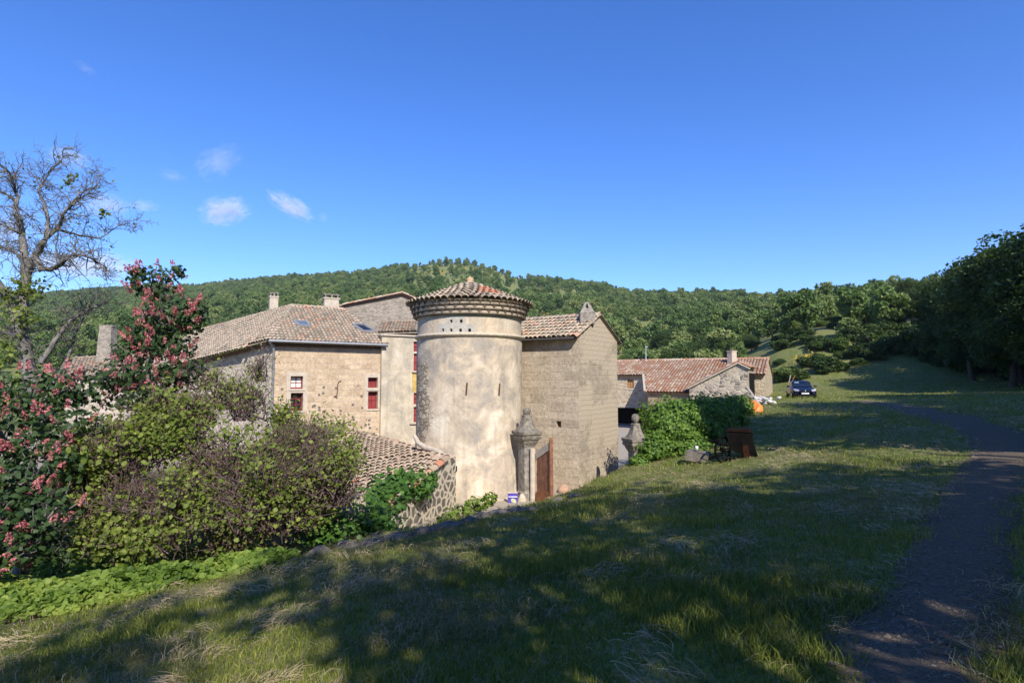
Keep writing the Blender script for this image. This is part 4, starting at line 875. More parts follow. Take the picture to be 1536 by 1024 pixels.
i = np.arange(len(cur)-1)[:,None]*nx; j = np.arange(nx-1)[None]; q = np.stack([i+j,i+j+1,i+nx+j+1,i+nx+j],-1).reshape(-1,4)
me = np_mesh('path', np.column_stack([va,za]), [q], None, True)
M = Mat('trodden_earth', .95, .1); p = M.obj(); n1, n2, n3 = M.noise(1.2,5,.65,p), M.noise(24,5,.75,p), M.noise(5,5,.7,p,.5)
cc_ = M.mix(M.ramp(n2,[(.3,0),(.7,1)]), (.095,.074,.052), (.22,.175,.125)); cc_ = M.mix(M.ramp(n3,[(.52,0),(.68,.7)]), cc_, (.17,.14,.075))
M.col(cc_); M.bump(n2, .8, .04); tag(link('path', me, M.m), kind='structure')
g_ = np.random.default_rng(88); n_ = 3200; ii = g_.integers(20, len(cur)-1, n_); ii = (ii*g_.random(n_)**.5).astype(int)+14; ii = np.clip(ii, 0, len(PATH)-1)
off_ = g_.normal(size=n_)*.62; dxy = np.gradient(PATH[:,:2], axis=0)[ii]; dxy /= np.maximum(np.linalg.norm(dxy,axis=1,keepdims=True),1e-6)
xy = PATH[ii,:2]+np.stack([dxy[:,1],-dxy[:,0]],1)*(off_*PATH[ii,2])[:,None]+g_.normal(size=(n_,2))*.03; sz = .006+.018*g_.random(n_)**4
C_ = np.column_stack([xy, height(xy[:,0],xy[:,1])+.03]); oc = np.array([(1,0,0),(0,1,0),(-1,0,0),(0,-1,0),(0,0,.7),(0,0,-.7)])
V_ = (C_[:,None,:]+oc[None]*sz[:,None,None]*g_.uniform(.6,1.4,(n_,6,1))).reshape(-1,3); fi = np.array([(0,1,4),(1,2,4),(2,3,4),(3,0,4),(1,0,5),(2,1,5),(3,2,5),(0,3,5)])
tag(link('pebbles', np_mesh('pebbles', V_, [(np.arange(n_)[:,None,None]*6+fi[None]).reshape(-1,3)], None, False), plain('grey_pebble', (.17,.145,.115), .9, .1, 0, .5, 40)), 'small loose stones strewn along the trodden path', 'pebbles', None, 'stuff')
# ================================================================== VEGETATION
L_oak = leaf_mat('oak_leaves', [(.05,(.030,.058,.012)),(.45,(.060,.105,.020)),(.8,(.105,.16,.032)),(1,(.15,.20,.05))], .3)
L_wood = leaf_mat('hill_wood_leaves', [(.05,(.065,.115,.028)),(.45,(.12,.19,.045)),(.8,(.19,.255,.07)),(1,(.26,.29,.10))], .25)
for mm_ in (L_oak, L_wood):
    nt_ = mm_.node_tree; rp = [n for n in nt_.nodes if n.type == 'VALTORGB'][0]; src = rp.inputs[0].links[0].from_socket; oi_ = nt_.nodes.new('ShaderNodeObjectInfo'); md_ = nt_.nodes.new('ShaderNodeMath'); md_.operation = 'MULTIPLY_ADD'; md_.inputs[1].default_value = .8; md_.inputs[2].default_value = -.35
    ad_ = nt_.nodes.new('ShaderNodeMath'); nt_.links.new(oi_.outputs['Random'], md_.inputs[0]); nt_.links.new(src, ad_.inputs[0]); nt_.links.new(md_.outputs[0], ad_.inputs[1]); nt_.links.new(ad_.outputs[0], rp.inputs[0])
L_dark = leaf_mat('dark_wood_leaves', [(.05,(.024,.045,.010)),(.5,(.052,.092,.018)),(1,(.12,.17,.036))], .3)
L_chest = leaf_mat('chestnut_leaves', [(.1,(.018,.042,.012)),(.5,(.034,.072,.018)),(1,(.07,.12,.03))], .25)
L_flower = leaf_mat('coral_blossom', [(.1,(.42,.09,.12)),(.5,(.60,.20,.21)),(1,(.78,.42,.40))], .3, (1.1,.8,.75))
L_judas = leaf_mat('judas_leaves', [(.1,(.08,.11,.02)),(.5,(.18,.235,.04)),(.85,(.30,.345,.07)),(1,(.38,.40,.10))], .4)
L_pod = leaf_mat('purple_pods', [(.1,(.075,.035,.035)),(.5,(.16,.085,.08)),(1,(.27,.17,.14))], .25, (1.1,.9,.8))
L_ivy = leaf_mat('ground_ivy', [(.05,(.05,.10,.014)),(.45,(.17,.26,.035)),(1,(.34,.40,.08))], .4)
L_creeper = leaf_mat('creeper_leaves', [(.1,(.028,.075,.012)),(.5,(.06,.14,.02)),(1,(.12,.23,.035))], .3)
L_hedge = leaf_mat('hedge_leaves', [(.1,(.05,.10,.016)),(.5,(.12,.22,.03)),(1,(.23,.33,.05))], .3)
L_broom = leaf_mat('broom_blossom', [(.1,(.45,.28,.02)),(.5,(.62,.40,.03)),(1,(.70,.52,.08))], .2, (1,1,1))
L_grass = leaf_mat('grass_blades', [(.05,(.075,.10,.018)),(.45,(.165,.20,.034)),(.8,(.30,.30,.07)),(1,(.46,.41,.17))], .3)
L_hay = leaf_mat('dry_hay', [(.05,(.17,.125,.06)),(.4,(.34,.265,.145)),(.8,(.52,.42,.25)),(1,(.66,.56,.36))], .25, (1,1,.9))
B_old = bark_mat('grey_bark', (.065,.06,.055), (.26,.245,.225)); B_brown = bark_mat('brown_bark', (.035,.027,.02), (.13,.105,.08)); B_purple = bark_mat('purple_twig', (.06,.035,.035), (.21,.16,.15))

def rnd_dir(n, g=rng): return unit(g.normal(size=(n,3)))
def crown_np(np_, g, c, r, lobes, per, size, lobe_r=(.3,.45), asp=.62, k=4, tilt=.7, shade=.25):
    """leaf clumps: lobes spread through an ellipsoid, every leaf its own face"""
    c = np.array(c, float); r = np.array(r, float)
    for i in range(lobes):
        d = rnd_dir(1, g)[0]; q = d*g.uniform(.35,.95)**.6; q[2] = max(q[2], -.72); lc = c+q*r*.78
        lr = r.mean()*g.uniform(*lobe_r); n = int(per*g.uniform(.6,1.35)*(lr/r.mean()/.38)**2)
        dd = rnd_dir(n, g); rad = lr*g.uniform(.25,1.0,(n,1))**.45
        C = lc+dd*rad*np.array([1,1,.78]); N = dd+np.array([0,0,.35])+g.normal(size=(n,3))*tilt
        V, Fx = leaves_np(C, N, size*g.uniform(.65,1.3,n), asp, k, g); np_.add(V, Fx, np.clip(g.normal(.5+g.uniform(-shade,shade), .16, n), 0, 1))
def limb(mb, a, b, r0, r1, seg=6, wob=.08, n=7, g=None):
    g = g or random; a = Vector(a); b = Vector(b); L = (b-a).length; pts = []
    o1 = Vector((g.uniform(-1,1),g.uniform(-1,1),g.uniform(-.3,.3)))*L*wob; o2 = Vector((g.uniform(-1,1),g.uniform(-1,1),g.uniform(-.3,.3)))*L*wob
    for i in range(seg+1):
        t = i/seg; pts.append(a.lerp(b,t)+o1*math.sin(math.pi*t)+o2*math.sin(2*math.pi*t)*.5)
    mb.tube(pts, [r0+(r1-r0)*(i/seg) for i in range(seg+1)], n); return pts
def tree_proto(seed, h, cr, lobes, per, size, trunk_r, cz=.62, mat=None, zr=.8, lobe_r=(.3,.45), tilt=.7):
    g = np.random.default_rng(seed); rd = random.Random(seed); tk = MB(); top = Vector((rd.uniform(-.4,.4),rd.uniform(-.4,.4),h*cz))
    pts = limb(tk, (0,0,-.6), top, trunk_r*1.25, trunk_r*.45, 7, .04, 8, rd)
    for i in range(7):
        a = rd.uniform(0,6.28); p0 = pts[3+i%4]; e = Vector((math.cos(a)*cr*.6, math.sin(a)*cr*.6, h*cz+rd.uniform(-.15,.3)*h))
        q = limb(tk, p0, e, trunk_r*.42, trunk_r*.1, 5, .1, 6, rd)
        for k in range(2): limb(tk, q[2+k], q[2+k]+Vector((rd.uniform(-1,1),rd.uniform(-1,1),rd.uniform(.2,.9)))*cr*.35, trunk_r*.18, trunk_r*.05, 3, .1, 5, rd)
    cw = NP(); crown_np(cw, g, (0,0,h*cz), (cr,cr,h*(1-cz)*zr/.8), lobes, per, size, lobe_r, tilt=tilt, shade=.18)
    return tk.mesh('trunk'), cw.mesh('crown')
def place_tree(proto, name, loc, sc, rz, label, cat='tree', group=None, leaf=L_oak, bark=B_brown, kidc='crown', sz=None):
    t = empty(name, loc, label, cat, group, rz); t.scale = (sc, sc, sz or sc)
    for nm, me, m in (('trunk',proto[0],bark),(kidc,proto[1],leaf)):
        if not me.materials: me.materials.append(m)
        o = bpy.data.objects.new(nm, me); COL.objects.link(o); o.parent = t
    return t
def single(name, V_leaf, m, loc, label, cat, group=None): ...

# ---- hill wood -------------------------------------------------------------
HP = [tree_proto(100+i, 7.0+i*.5, 3.2+.25*(i%3), 20, 150, .34, .22, .56, zr=.9, lobe_r=(.24,.36), tilt=1.4) for i in range(5)]
for t_, c_ in HP: c_.materials.append(L_wood); t_.materials.append(B_brown)
def in_open(px, py, x, y):
    if 610 < px < 800 and py < 446: return rng.random() < (.96 if py < 422 else .72)
    if 790 < px < 900 and py < 450: return rng.random() < .35
    if 520 < px < 640 and 404 < py < 425 : return rng.random() < .3
    if 875 < px < 1035 and 478 < py < 525: return (int(py/9) % 2 == 0) or rng.random() < .5
    if 1170 < px < 1345 and py > 508: return rng.random() < .93
    if 1225 < px < 1345 and 441 < py < 462: return rng.random() < .85
    if 200 < px < 350 and py < 437: return rng.random() < .8
    if 0 < px < 130 and py < 452: return rng.random() < .6
    return False
cand = []
gx = rng.uniform(-950, 620, 330000); gy = rng.uniform(60, 960, 330000); az_ = np.arctan2(gx, gy); rr_ = np.hypot(gx, gy); top_, D_ = ridge(az_)
ok = (np.abs(az_) < 1.02) & (rr_ > 86) & (rr_ < D_+25); gx, gy, rr_ = gx[ok], gy[ok], rr_[ok]; gz = height(gx, gy)
cell = {}; HT = []
dens = fbm(gx*.018+3, gy*.018, 3)
for x, y, z, r_, dn in zip(gx, gy, gz, rr_, dens):
    px = 768+F*x/y; py = 570-F*z/y
    if dn < .36 and rng.random() < .75: continue
    scrub = in_open(px, py-3, x, y)
    if scrub and rng.random() < .6: continue
    if r_ < 135 and (px < 930): continue
    s_ = rng.uniform(.14,.34) if scrub else rng.uniform(.40, 1.15)*(1.0 if r_ > 150 else .8); cs_ = 4.6 if r_ < 260 else 5.2; key = (int(x/cs_)+(0 if r_ < 260 else 5000), int(y/cs_))
    if any((key[0]+a, key[1]+b) in cell for a in (-1,0,1) for b in (-1,0,1) if (a,b) in ((0,0),(1,0),(0,1))): continue
    cell[key] = 1; HT.append((r_, x, y, z, s_))
HT.sort(); vis = [h for h in HT if abs(math.atan2(h[1],h[2])) < .80]
ind = vis[:260]; rest = [h for h in HT if h not in set(ind)]
print('hill trees', len(HT))
for k, (r_, x, y, z, s_) in enumerate(ind):
    place_tree(HP[k % 5], 'hillside_tree', (x,y,z-.3), s_, rng.uniform(0,6.28), 'small round green tree in the wood covering the hillside', 'tree', 'trees of the hillside wood', L_wood)
pm_ = bpy.data.meshes.new('forest'); pm_.from_pydata([(x,y,z-.4) for _,x,y,z,_ in rest], [], [])
a = pm_.attributes.new('sc','FLOAT','POINT'); a.data.foreach_set('value', np.array([h[4] for h in rest], np.float32))
a = pm_.attributes.new('rz','FLOAT','POINT'); a.data.foreach_set('value', rng.uniform(0,6.28,len(rest)).astype(np.float32))
fo = link('forest', pm_, L_wood); tag(fo, 'mass of small green trees covering the far hillside up to the ridge', 'forest', None, 'stuff')
srcs = []
kids = [o for o in COL.objects if o.name.startswith('crown') and o.data in [h[1] for h in HP]]
seen = {}
for o in kids: seen.setdefault(o.data.name, o)
ng = bpy.data.node_groups.new('scatter', 'GeometryNodeTree'); ng.interface.new_socket('Geometry', in_out='INPUT', socket_type='NodeSocketGeometry'); ng.interface.new_socket('Geometry', in_out='OUTPUT', socket_type='NodeSocketGeometry')
N = ng.nodes; gi, go = N.new('NodeGroupInput'), N.new('NodeGroupOutput'); ip = N.new('GeometryNodeInstanceOnPoints'); jn = N.new('GeometryNodeJoinGeometry')
for o in seen.values():
    oi = N.new('GeometryNodeObjectInfo'); oi.inputs['Object'].default_value = o; oi.inputs['As Instance'].default_value = True; ng.links.new(oi.outputs['Geometry'], jn.inputs[0])
ip.inputs['Pick Instance'].default_value = True
def na(nm):
    x = N.new('GeometryNodeInputNamedAttribute'); x.data_type = 'FLOAT'; x.inputs['Name'].default_value = nm; return x.outputs[0]
cx = N.new('ShaderNodeCombineXYZ'); ng.links.new(na('rz'), cx.inputs[2]); e2r = N.new('FunctionNodeEulerToRotation'); ng.links.new(cx.outputs[0], e2r.inputs[0])
cs = N.new('ShaderNodeCombineXYZ'); sA = na('sc'); [ng.links.new(sA, cs.inputs[i]) for i in range(3)]
ng.links.new(gi.outputs[0], ip.inputs['Points']); ng.links.new(jn.outputs[0], ip.inputs['Instance']); ng.links.new(e2r.outputs[0], ip.inputs['Rotation']); ng.links.new(cs.outputs[0], ip.inputs['Scale']); ng.links.new(ip.outputs[0], go.inputs[0])
fo.modifiers.new('scatter', 'NODES').node_group = ng

# ---- broom on the hill -------------------------------------------------------
br = NP(); g = np.random.default_rng(5)
def broom_at(px, py, s, n=60):
    q = G(px, py, 60); 
    V, Fx = leaves_np(np.array(q)+np.array([0,0,s*.4])+g.normal(size=(n,3))*np.array([s,s,s*.35]), g.normal(size=(n,3))+[0,0,.6], s*.22*g.uniform(.6,1.3,n), .7); br.add(V, Fx, g.uniform(0,1,n))
for _ in range(46): broom_at(g.uniform(645,765), g.uniform(399,411), 1.3, 40)
for _ in range(16): broom_at(g.uniform(790,1000), g.uniform(440,500), 1.2, 30)
tag(br.build('broom', L_broom), 'yellow flowering broom scattered over the hilltop clearing', 'broom', None, 'stuff')
for (px,py,s,lab) in ((1213,539,1.2,'yellow flowering broom bush in the clearing behind the car'),(1378,493,1.1,'yellow flowering broom bush below the hillside house'),(962,527,1.0,'yellow flowering broom bush above the farmhouse roof')):
    br = NP(); q = G(px, py+4, 50); t = empty('broom_bush', q, lab, 'bush', 'single broom bushes'); sz = s*q.y/100
    V, Fx = leaves_np(np.array(q)+np.array([0,0,sz*.6])+g.normal(size=(240,3))*np.array([sz*1.1,sz,sz*.35]), g.normal(size=(240,3))+[0,0,.6], sz*.16, .7); br.add(V, Fx, g.uniform(0,1,240)); br.build('blossom', L_broom, t)
    mb = MB()
    for k in range(6): limb(mb, q, q+Vector((random.uniform(-1,1)*sz,random.uniform(-1,1)*sz,sz*.8)), .05, .02, 3, .1, 4)
    mb.build('stems', B_brown, t)

# ---- mid-distance and right-hand trees --------------------------------------------
TP = [tree_proto(200+i, 11, 4.3, 30, 460, .19, .30, .58, zr=.95) for i in range(4)]
for t_, c_ in TP: c_.materials.append(L_oak)
TR_ = [tree_proto(240+i, 11, 4.3, 34, 800, .125, .30, .58, zr=.95, lobe_r=(.22,.36), tilt=1.0) for i in range(3)]
for t_, c_ in TR_: c_.materials.append(L_dark); t_.materials.append(B_brown)
TD = []
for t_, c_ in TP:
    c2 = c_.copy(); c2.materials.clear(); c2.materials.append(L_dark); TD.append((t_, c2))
for t_, c_ in TP: t_.materials.append(B_brown)
def tree_px(px, ytop, d, proto, name, label, group, leaf, wide=1.0, hmax=None):
    x = (px-768)/F*d; z = H(x, d); top = P(px, ytop, d).z; s_ = (top-z)/11.6
    return place_tree(proto, name, (x,d,z-.2), s_*wide, rng.uniform(0,6.28), label, 'tree', group, leaf, sz=s_)
mids = [(1020,505,96),(1055,497,104),(1090,500,92),(1128,497,90),(1165,498,84),(1195,486,88),(1225,478,100),(1262,468,104),(1300,462,98),(1330,470,84),(1150,470,125),(1185,462,140),(1050,476,140),(1105,476,150),(1000,488,130),(1285,494,82),(1240,503,86)]
for k, (px, yt, d) in enumerate(mids):
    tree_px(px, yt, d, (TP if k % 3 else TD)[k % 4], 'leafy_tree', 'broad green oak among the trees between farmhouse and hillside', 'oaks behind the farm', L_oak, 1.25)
rts = [(1372,408,86),(1340,438,94),(1405,420,72),(1438,392,66),(1470,376,58),(1500,362,52),(1532,328,46),(1575,300,42),(1420,455,60),(1460,440,52),(1515,420,44),(1560,400,40),(1385,470,70),(1640,275,38)]
for k, (px, yt, d) in enumerate(rts):
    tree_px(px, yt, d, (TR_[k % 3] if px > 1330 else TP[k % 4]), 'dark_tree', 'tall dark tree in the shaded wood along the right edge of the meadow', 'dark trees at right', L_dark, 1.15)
# undergrowth along the foot of the wood
SB = []
for i in range(3):
    g = np.random.default_rng(300+i); cw = NP(); crown_np(cw, g, (0,0,.9), (1.7,1.5,1.1), 10, 170, .13, (.35,.5)); tk = MB()
    for k in range(7): limb(tk, (0,0,-.2), (random.uniform(-1,1),random.uniform(-1,1),1.4), .04, .012, 4, .12, 5)
    tk_m = tk.mesh('stems'); tk_m.materials.append(B_brown); m_ = cw.mesh('foliage'); m_.materials.append(L_dark); m2 = m_.copy(); m2.materials.clear(); m2.materials.append(L_oak); SB.append((tk_m, m_, m2))
def shrub(x, y, s, dark, name, label, group, szz=1.0):
    i = random.randrange(3); t = empty(name, (x,y,H(x,y)-.1), label, 'shrub', group, random.uniform(0,6.28)); t.scale = (s,s,s*szz)
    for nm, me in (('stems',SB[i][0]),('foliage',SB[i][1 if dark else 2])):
        o = bpy.data.objects.new(nm, me); COL.objects.link(o); o.parent = t
    return t
for k in range(46):
    f = k/45; px = 1270+f*400+random.uniform(-6,6); d = 74-f*34+random.uniform(-2.5,4); shrub((px-768)/F*d, d, random.uniform(1.0,2.0)*(1 if px > 1330 else .75), True, 'undergrowth_shrub', 'dark shrub in the hedge bank along the foot of the shaded wood', 'hedge bank shrubs')
for k in range(34):
    px = 1165+random.uniform(0,185); d = random.uniform(66,94) if k > 12 else random.uniform(63,67)+(px-1165)*.02; shrub((px-768)/F*d, d, random.uniform(.6,1.4), k % 3 != 0, 'bank_shrub', 'low green shrub on the grassy bank behind the car', 'shrubs behind the car', .7)

# ---- unseen trees placed to shade the meadow; rear ones added to block sky ------------------------------------
BT = [tree_proto(400+i, 13, 4.6, 15, 330, .20, .34, .64, zr=1.0, lobe_r=(.2,.32)) for i in range(3)]
BD = [tree_proto(420+i, 13, 4.6, 26, 420, .20, .34, .64, zr=1.0) for i in range(2)]
for t_, c_ in BT+BD: c_.materials.append(L_oak); t_.materials.append(B_brown)
shade = SHADE
for k, (x, y, s_, *q_) in enumerate(shade):
    place_tree(BD[k % 2] if 'd' in q_ else BT[k % 3], 'shade_tree', (x,y,H(x,y)-.2), s_*(.62 if 'n' in q_ else 1), k*1.7, sz=s_, label='tall leafy tree out of view, placed to shade the grass and block sky light', cat='tree', group='shade trees around the meadow')

# ---- hedge by the gate ----------------------------------------------------------
def bush(name, label, parts, leaf, size, per_m2, stems=True, core=True, k=5, cat='hedge', group=None, seed=1):
    g = np.random.default_rng(seed); c0 = parts[0][0]; t = empty(name, (c0[0],c0[1],H(c0[0],c0[1])), label, cat, group); cw = NP()
    for (c, r) in parts:
        c, r = np.array(c), np.array(r); A_ = 4*math.pi*((r[0]*r[1])**1.6+(r[0]*r[2])**1.6+(r[1]*r[2])**1.6)**(1/1.6)/3**(1/1.6); n = int(A_*per_m2)
        d = rnd_dir(n, g); bump_ = 1+.16*np.sin(d[:,0]*5+c[0]*3)*np.cos(d[:,2]*6+c[1])+.10*np.sin(d[:,1]*11+d[:,2]*9)
        C = c+d*r*(bump_*g.uniform(.80,1.05,n))[:,None]; Nn = d/r+g.normal(size=(n,3))*.5/r.mean()+np.array([0,0,.3])/r.mean()
        V, Fx = leaves_np(C, Nn, size*g.uniform(.6,1.3,n), .75, k, g); cw.add(V, Fx, np.clip(g.normal(.5,.2,n),0,1))
        if core:
            m_ = MB(); m_.blob(c, r*.80, seed, 16, 12, .12, t=.1); cw.mb(m_)
    cw.build('foliage', leaf, t)
    if stems:
        m_ = MB()
        for (c, r) in parts:
            for q in range(9): limb(m_, (c[0]+random.uniform(-.3,.3)*r[0],c[1]+random.uniform(-.3,.3)*r[1],c[2]-r[2]*1.2), (c[0]+random.uniform(-.9,.9)*r[0],c[1]+random.uniform(-.9,.9)*r[1],c[2]+random.uniform(.3,1.02)*r[2]), .035, .008, 4, .1, 5)
        m_.build('stems', B_brown, t)
    return t
def bp(px, py, d, rx, rz, ry=None): q = P(px,py,d); k_ = d/F; return ((q.x,q.y,q.z), (rx*k_, (ry or rx)*k_, rz*k_))
bush('creeper_hedge', 'long green creeper covered hedge running back from the ball topped gate pillar', [bp(1006,640,21.5,46,42),bp(1040,632,23,42,38),bp(985,672,20.5,30,24),bp(1030,672,20.8,38,22),bp(960,694,20.2,16,14),bp(1066,630,24.6,36,34),bp(1090,622,27,32,30),bp(1062,655,23.6,30,26),bp(1082,650,25,28,26),bp(1112,612,31,18,19)], L_hedge, .055, 250, seed=4)
bush('weed_clump', 'leafy weeds growing along the wall top at the tower foot', [bp(716,755,15.5,18,10),bp(690,768,14.4,20,9),bp(672,777,13.6,16,7),bp(735,747,16.3,10,9)], L_ivy, .055, 150, core=False, cat='weeds', seed=6)

# ---- bare old tree at left --------------------------------------------------------
old = MB(); tw = []; rd = random.Random(42); dT = 12.0
def Q(px, py, dd=0): return P(px, py, dT+dd)
def limb_px(pts, r0, r1, sub=5):
    ps = [Q(*p) for p in pts]; out = []
    for i in range(len(ps)-1):
        for k in range(sub): out.append(ps[i].lerp(ps[i+1], k/sub)+Vector((rd.uniform(-1,1),rd.uniform(-1,1),rd.uniform(-1,1)))*.018)
    out.append(ps[-1]); n = len(out); old.tube(out, [r0+(r1-r0)*(i/(n-1))**.8 for i in range(n)], 9 if r0 > .08 else 6); return out, r1
def twig(p, d, L, r, lev):
    n = 5 if lev < 2 else 4; pts = [p]; dd = d.normalized()
    for i in range(n):
        dd = (dd+Vector((rd.gauss(0,.22),rd.gauss(0,.22),rd.gauss(.03,.2)))).normalized(); pts.append(pts[-1]+dd*L/n)
    old.tube(pts, [r*(1-.6*i/n) for i in range(n+1)], 5 if lev < 2 else 4); tw.append((pts[-1], dd))
    if lev >= 4 or (lev == 3 and rd.random() < .35): return
    for i in range(1, n+1):
        for _ in range(2 if (lev < 2 or i == n) else 1):
            if rd.random() < .74:
                s_ = Vector((rd.gauss(0,1),rd.gauss(0,1),rd.gauss(.15,.8))).normalized()
                twig(pts[i], (dd*.55+s_*.85), L*rd.uniform(.42,.68), max(.0045, r*.52), lev+1)
mains = [([(70,640,.3),(48,580),(38,530),(30,490,-.1),(18,455),(0,430,-.2),(-30,380,-.3)],.20,.07),
 ([(30,492,-.1),(34,450),(40,410,.1),(37,380),(33,350,.2),(26,320),(24,290,.3),(16,262)],.15,.022),
 ([(40,412,.1),(52,384),(68,360,-.2),(88,340),(100,315,-.3),(118,300)],.10,.02),
 ([(52,384),(62,404,-.3),(84,402),(96,392,-.5),(106,382),(132,384,-.7),(160,402)],.085,.014),
 ([(68,360,-.2),(72,330),(66,305,.1),(58,285),(72,262,.2),(94,237)],.055,.012),
 ([(30,350,.2),(10,340,.5),(-20,330,.8)],.05,.02),([(24,300,.3),(-2,285,.6),(-20,262)],.04,.015),
 ([(100,315,-.3),(120,290,-.1),(140,282)],.03,.01),([(88,345),(115,352,.4),(150,358,.6),(178,338,.7)],.04,.008),
 ([(60,545,.1),(80,515,.3),(95,490,.5),(120,470,.6),(140,462,.7)],.075,.02),([(66,590,.2),(90,560,.5),(108,520,.9),(118,490,1),(140,450,1.1)],.06,.016),
 ([(33,520),(20,500,.3),(5,500,.5)],.06,.03),([(38,396),(24,380,.6),(8,372,.9),(-14,366)],.05,.02)]
for pts, r0, r1 in mains:
    out, _ = limb_px(pts, r0*.88, r1*.9)
    m = len(out)
    for i in range(3, m, 1):
        if out[i].z < .55 and out[i].x > -10 : 
            if rd.random() < .72: continue
        if out[i].z < .2 and rd.random() < .7: continue
        for _ in range(2 if r1 < .04 and i > m*.4 else 1):
            dd = (out[i]-out[i-1]).normalized()*.4+Vector((rd.gauss(0,1),rd.gauss(0,.8),rd.gauss(.3,.8))).normalized()
            twig(out[i], dd, rd.uniform(.26,.55), max(.007, min(.014, r0*.17)), 2)
    twig(out[-1], (out[-1]-out[-2]), .42, max(.012, r1*.8), 1)
ob = empty('bare_tree', Q(70,640,.3), 'old gnarled nearly leafless grey tree at the left edge', 'tree'); old.build('trunk', B_old, ob)
lv = NP(); g = np.random.default_rng(9); pts_ = np.array([tuple(p) for p, d in tw]); sel = pts_[g.random(len(pts_)) < .035]
V, Fx = leaves_np(np.repeat(sel,2,0)+g.normal(size=(len(sel)*2,3))*.03, g.normal(size=(len(sel)*2,3))+[0,0,.4], .03*g.uniform(.7,1.5,len(sel)*2), .6); lv.add(V, Fx, g.uniform(.2,1,len(Fx)))
for (px,py,dd,n,s_) in ((45,432,-.2,140,.14),(22,470,-.3,70,.14),(12,440,-.3,70,.13),(40,480,-.2,60,.12),(8,520,-.2,200,.25),(100,275,0,26,.05),(155,320,.3,24,.05),(110,265,.2,22,.05),(60,600,.5,200,.3),(30,575,.2,160,.25)):
    V, Fx = leaves_np(np.array(Q(px,py,dd))+g.normal(size=(n,3))*s_, g.normal(size=(n,3))+[0,-.2,.4], .045*g.uniform(.6,1.3,n), .7, 5); lv.add(V, Fx, g.uniform(.1,.8,n))
lv.build('leaves', L_judas, ob)

# ---- red flowering chestnut ---------------------------------------------------------
def chestnut(name, label, base, lobes, nl, nf, seed, d_, stems):
    g = np.random.default_rng(seed); t = empty(name, base, label, 'tree', None); lf, fl = NP(), NP(); rd2 = random.Random(seed)
    tot = sum(r[0]*r[2] for c, r in lobes)
    for c, r in lobes:
        c, r = np.array(c), np.array(r); w = r[0]*r[2]/tot; n = int(nl*w); d = rnd_dir(n, g); C = c+d*r*(g.uniform(.2,1,n)**.5)[:,None]; Nn = d+g.normal(size=(n,3))*.55+np.array([0,-.25,.45])
        Nn = unit(Nn); tt = unit(np.cross(Nn, unit(g.normal(size=(n,3))))); bb = np.cross(Nn, tt); T_ = np.clip(g.normal(.5,.2,n),0,1)
        for k in range(5):        # five leaflets to a leaf
            a = (k-2)*.62; dr = tt*math.cos(a)+bb*math.sin(a)-Nn*.18; L_ = .082*(1-.12*abs(k-2))
            sd2 = np.cross(Nn, dr); V = np.stack([C, C+dr*L_*.6+sd2*L_*.24, C+dr*L_, C+dr*L_*.6-sd2*L_*.24], 1).reshape(-1,3); lf.add(V, np.arange(n*4).reshape(n,4), T_)
        for i in range(int(nf*w)):
            dd = rnd_dir(1, g)[0]; 
            dd[1] -= .45; dd[2] += .25; dd /= np.linalg.norm(dd); p0 = c+dd*r*g.uniform(.86,1.04); up = unit(dd*.7+np.array([0,0,.7])); m = 34; h = g.uniform(.12,.2)
            s_ = g.random(m); off = unit(np.cross(up, g.normal(size=(m,3)))); Cc = p0+up*(s_*h)[:,None]+off*((1-s_*.8)*.055)[:,None]
            V, Fx = leaves_np(Cc, off+g.normal(size=(m,3))*.5, .02*g.uniform(.7,1.3,m), .8, 4, g); fl.add(V, Fx, np.clip(g.normal(.5,.22,m)+(rd2.random()-.5)*.4,0,1))
    lf.build('crown', L_chest, t); fo_ = fl.build('blossom', L_flower, t); tk = MB()
    for s_ in stems: limb(tk, s_[0], s_[1], s_[2], s_[3], 8, .05, 7, rd2)
    for c, r in lobes:
        for k in range(10): limb(tk, (c[0],c[1],c[2]-r[2]*.6), (c[0]+rd2.uniform(-.9,.9)*r[0],c[1]+rd2.uniform(-.9,.9)*r[1],c[2]+rd2.uniform(-.5,.95)*r[2]), .022, .006, 4, .12, 5, rd2)
    tk.build('trunk', B_old, t)
chestnut('chestnut_tree', 'tall red flowering chestnut tree rising against the hill at left', P(205,700,12.5),
 [bp(228,425,12.5,34,30),bp(258,470,12.3,40,36),bp(290,478,12.4,22,26),bp(225,500,12.6,34,34),bp(268,408,12.4,11,12),bp(205,410,12.5,14,14),bp(255,520,12.4,40,24),bp(200,530,12.8,34,26),bp(300,462,12.3,12,14),bp(225,570,12.2,50,30),bp(275,556,12.3,34,24)], 2700, 160, 21, 12.5,
 [(P(205,720,12.6),P(225,520,12.5),.09,.05),(P(225,520,12.5),P(235,400,12.5),.05,.012),(P(215,480,12.3),P(225,440,12.2),.03,.02),(P(225,540,12.5),P(285,470,12.4),.04,.012)])
chestnut('chestnut_tree', 'wide low red flowering chestnut filling the left edge under the bare tree', P(40,820,9.5),
 [bp(40,590,10.2,70,40),bp(120,580,10.6,56,32),bp(20,650,9.6,60,52),bp(100,640,10,50,38),bp(10,740,9,56,56),bp(60,770,8.9,50,44),bp(180,560,11,34,26),bp(-50,680,9.4,70,110),bp(20,820,8.6,60,34),bp(-30,800,8.4,60,60),bp(80,820,9.2,40,26),bp(60,700,9.4,56,44),bp(205,600,11.2,40,22)], 4600, 210, 22, 9.5,
 [(P(30,860,9.4),P(40,700,9.6),.12,.08),(P(40,700,9.6),P(70,590,10),.07,.02),(P(40,720,9.6),P(-10,620,9.6),.06,.02),(P(30,760,9.2),P(110,650,10),.05,.015)])

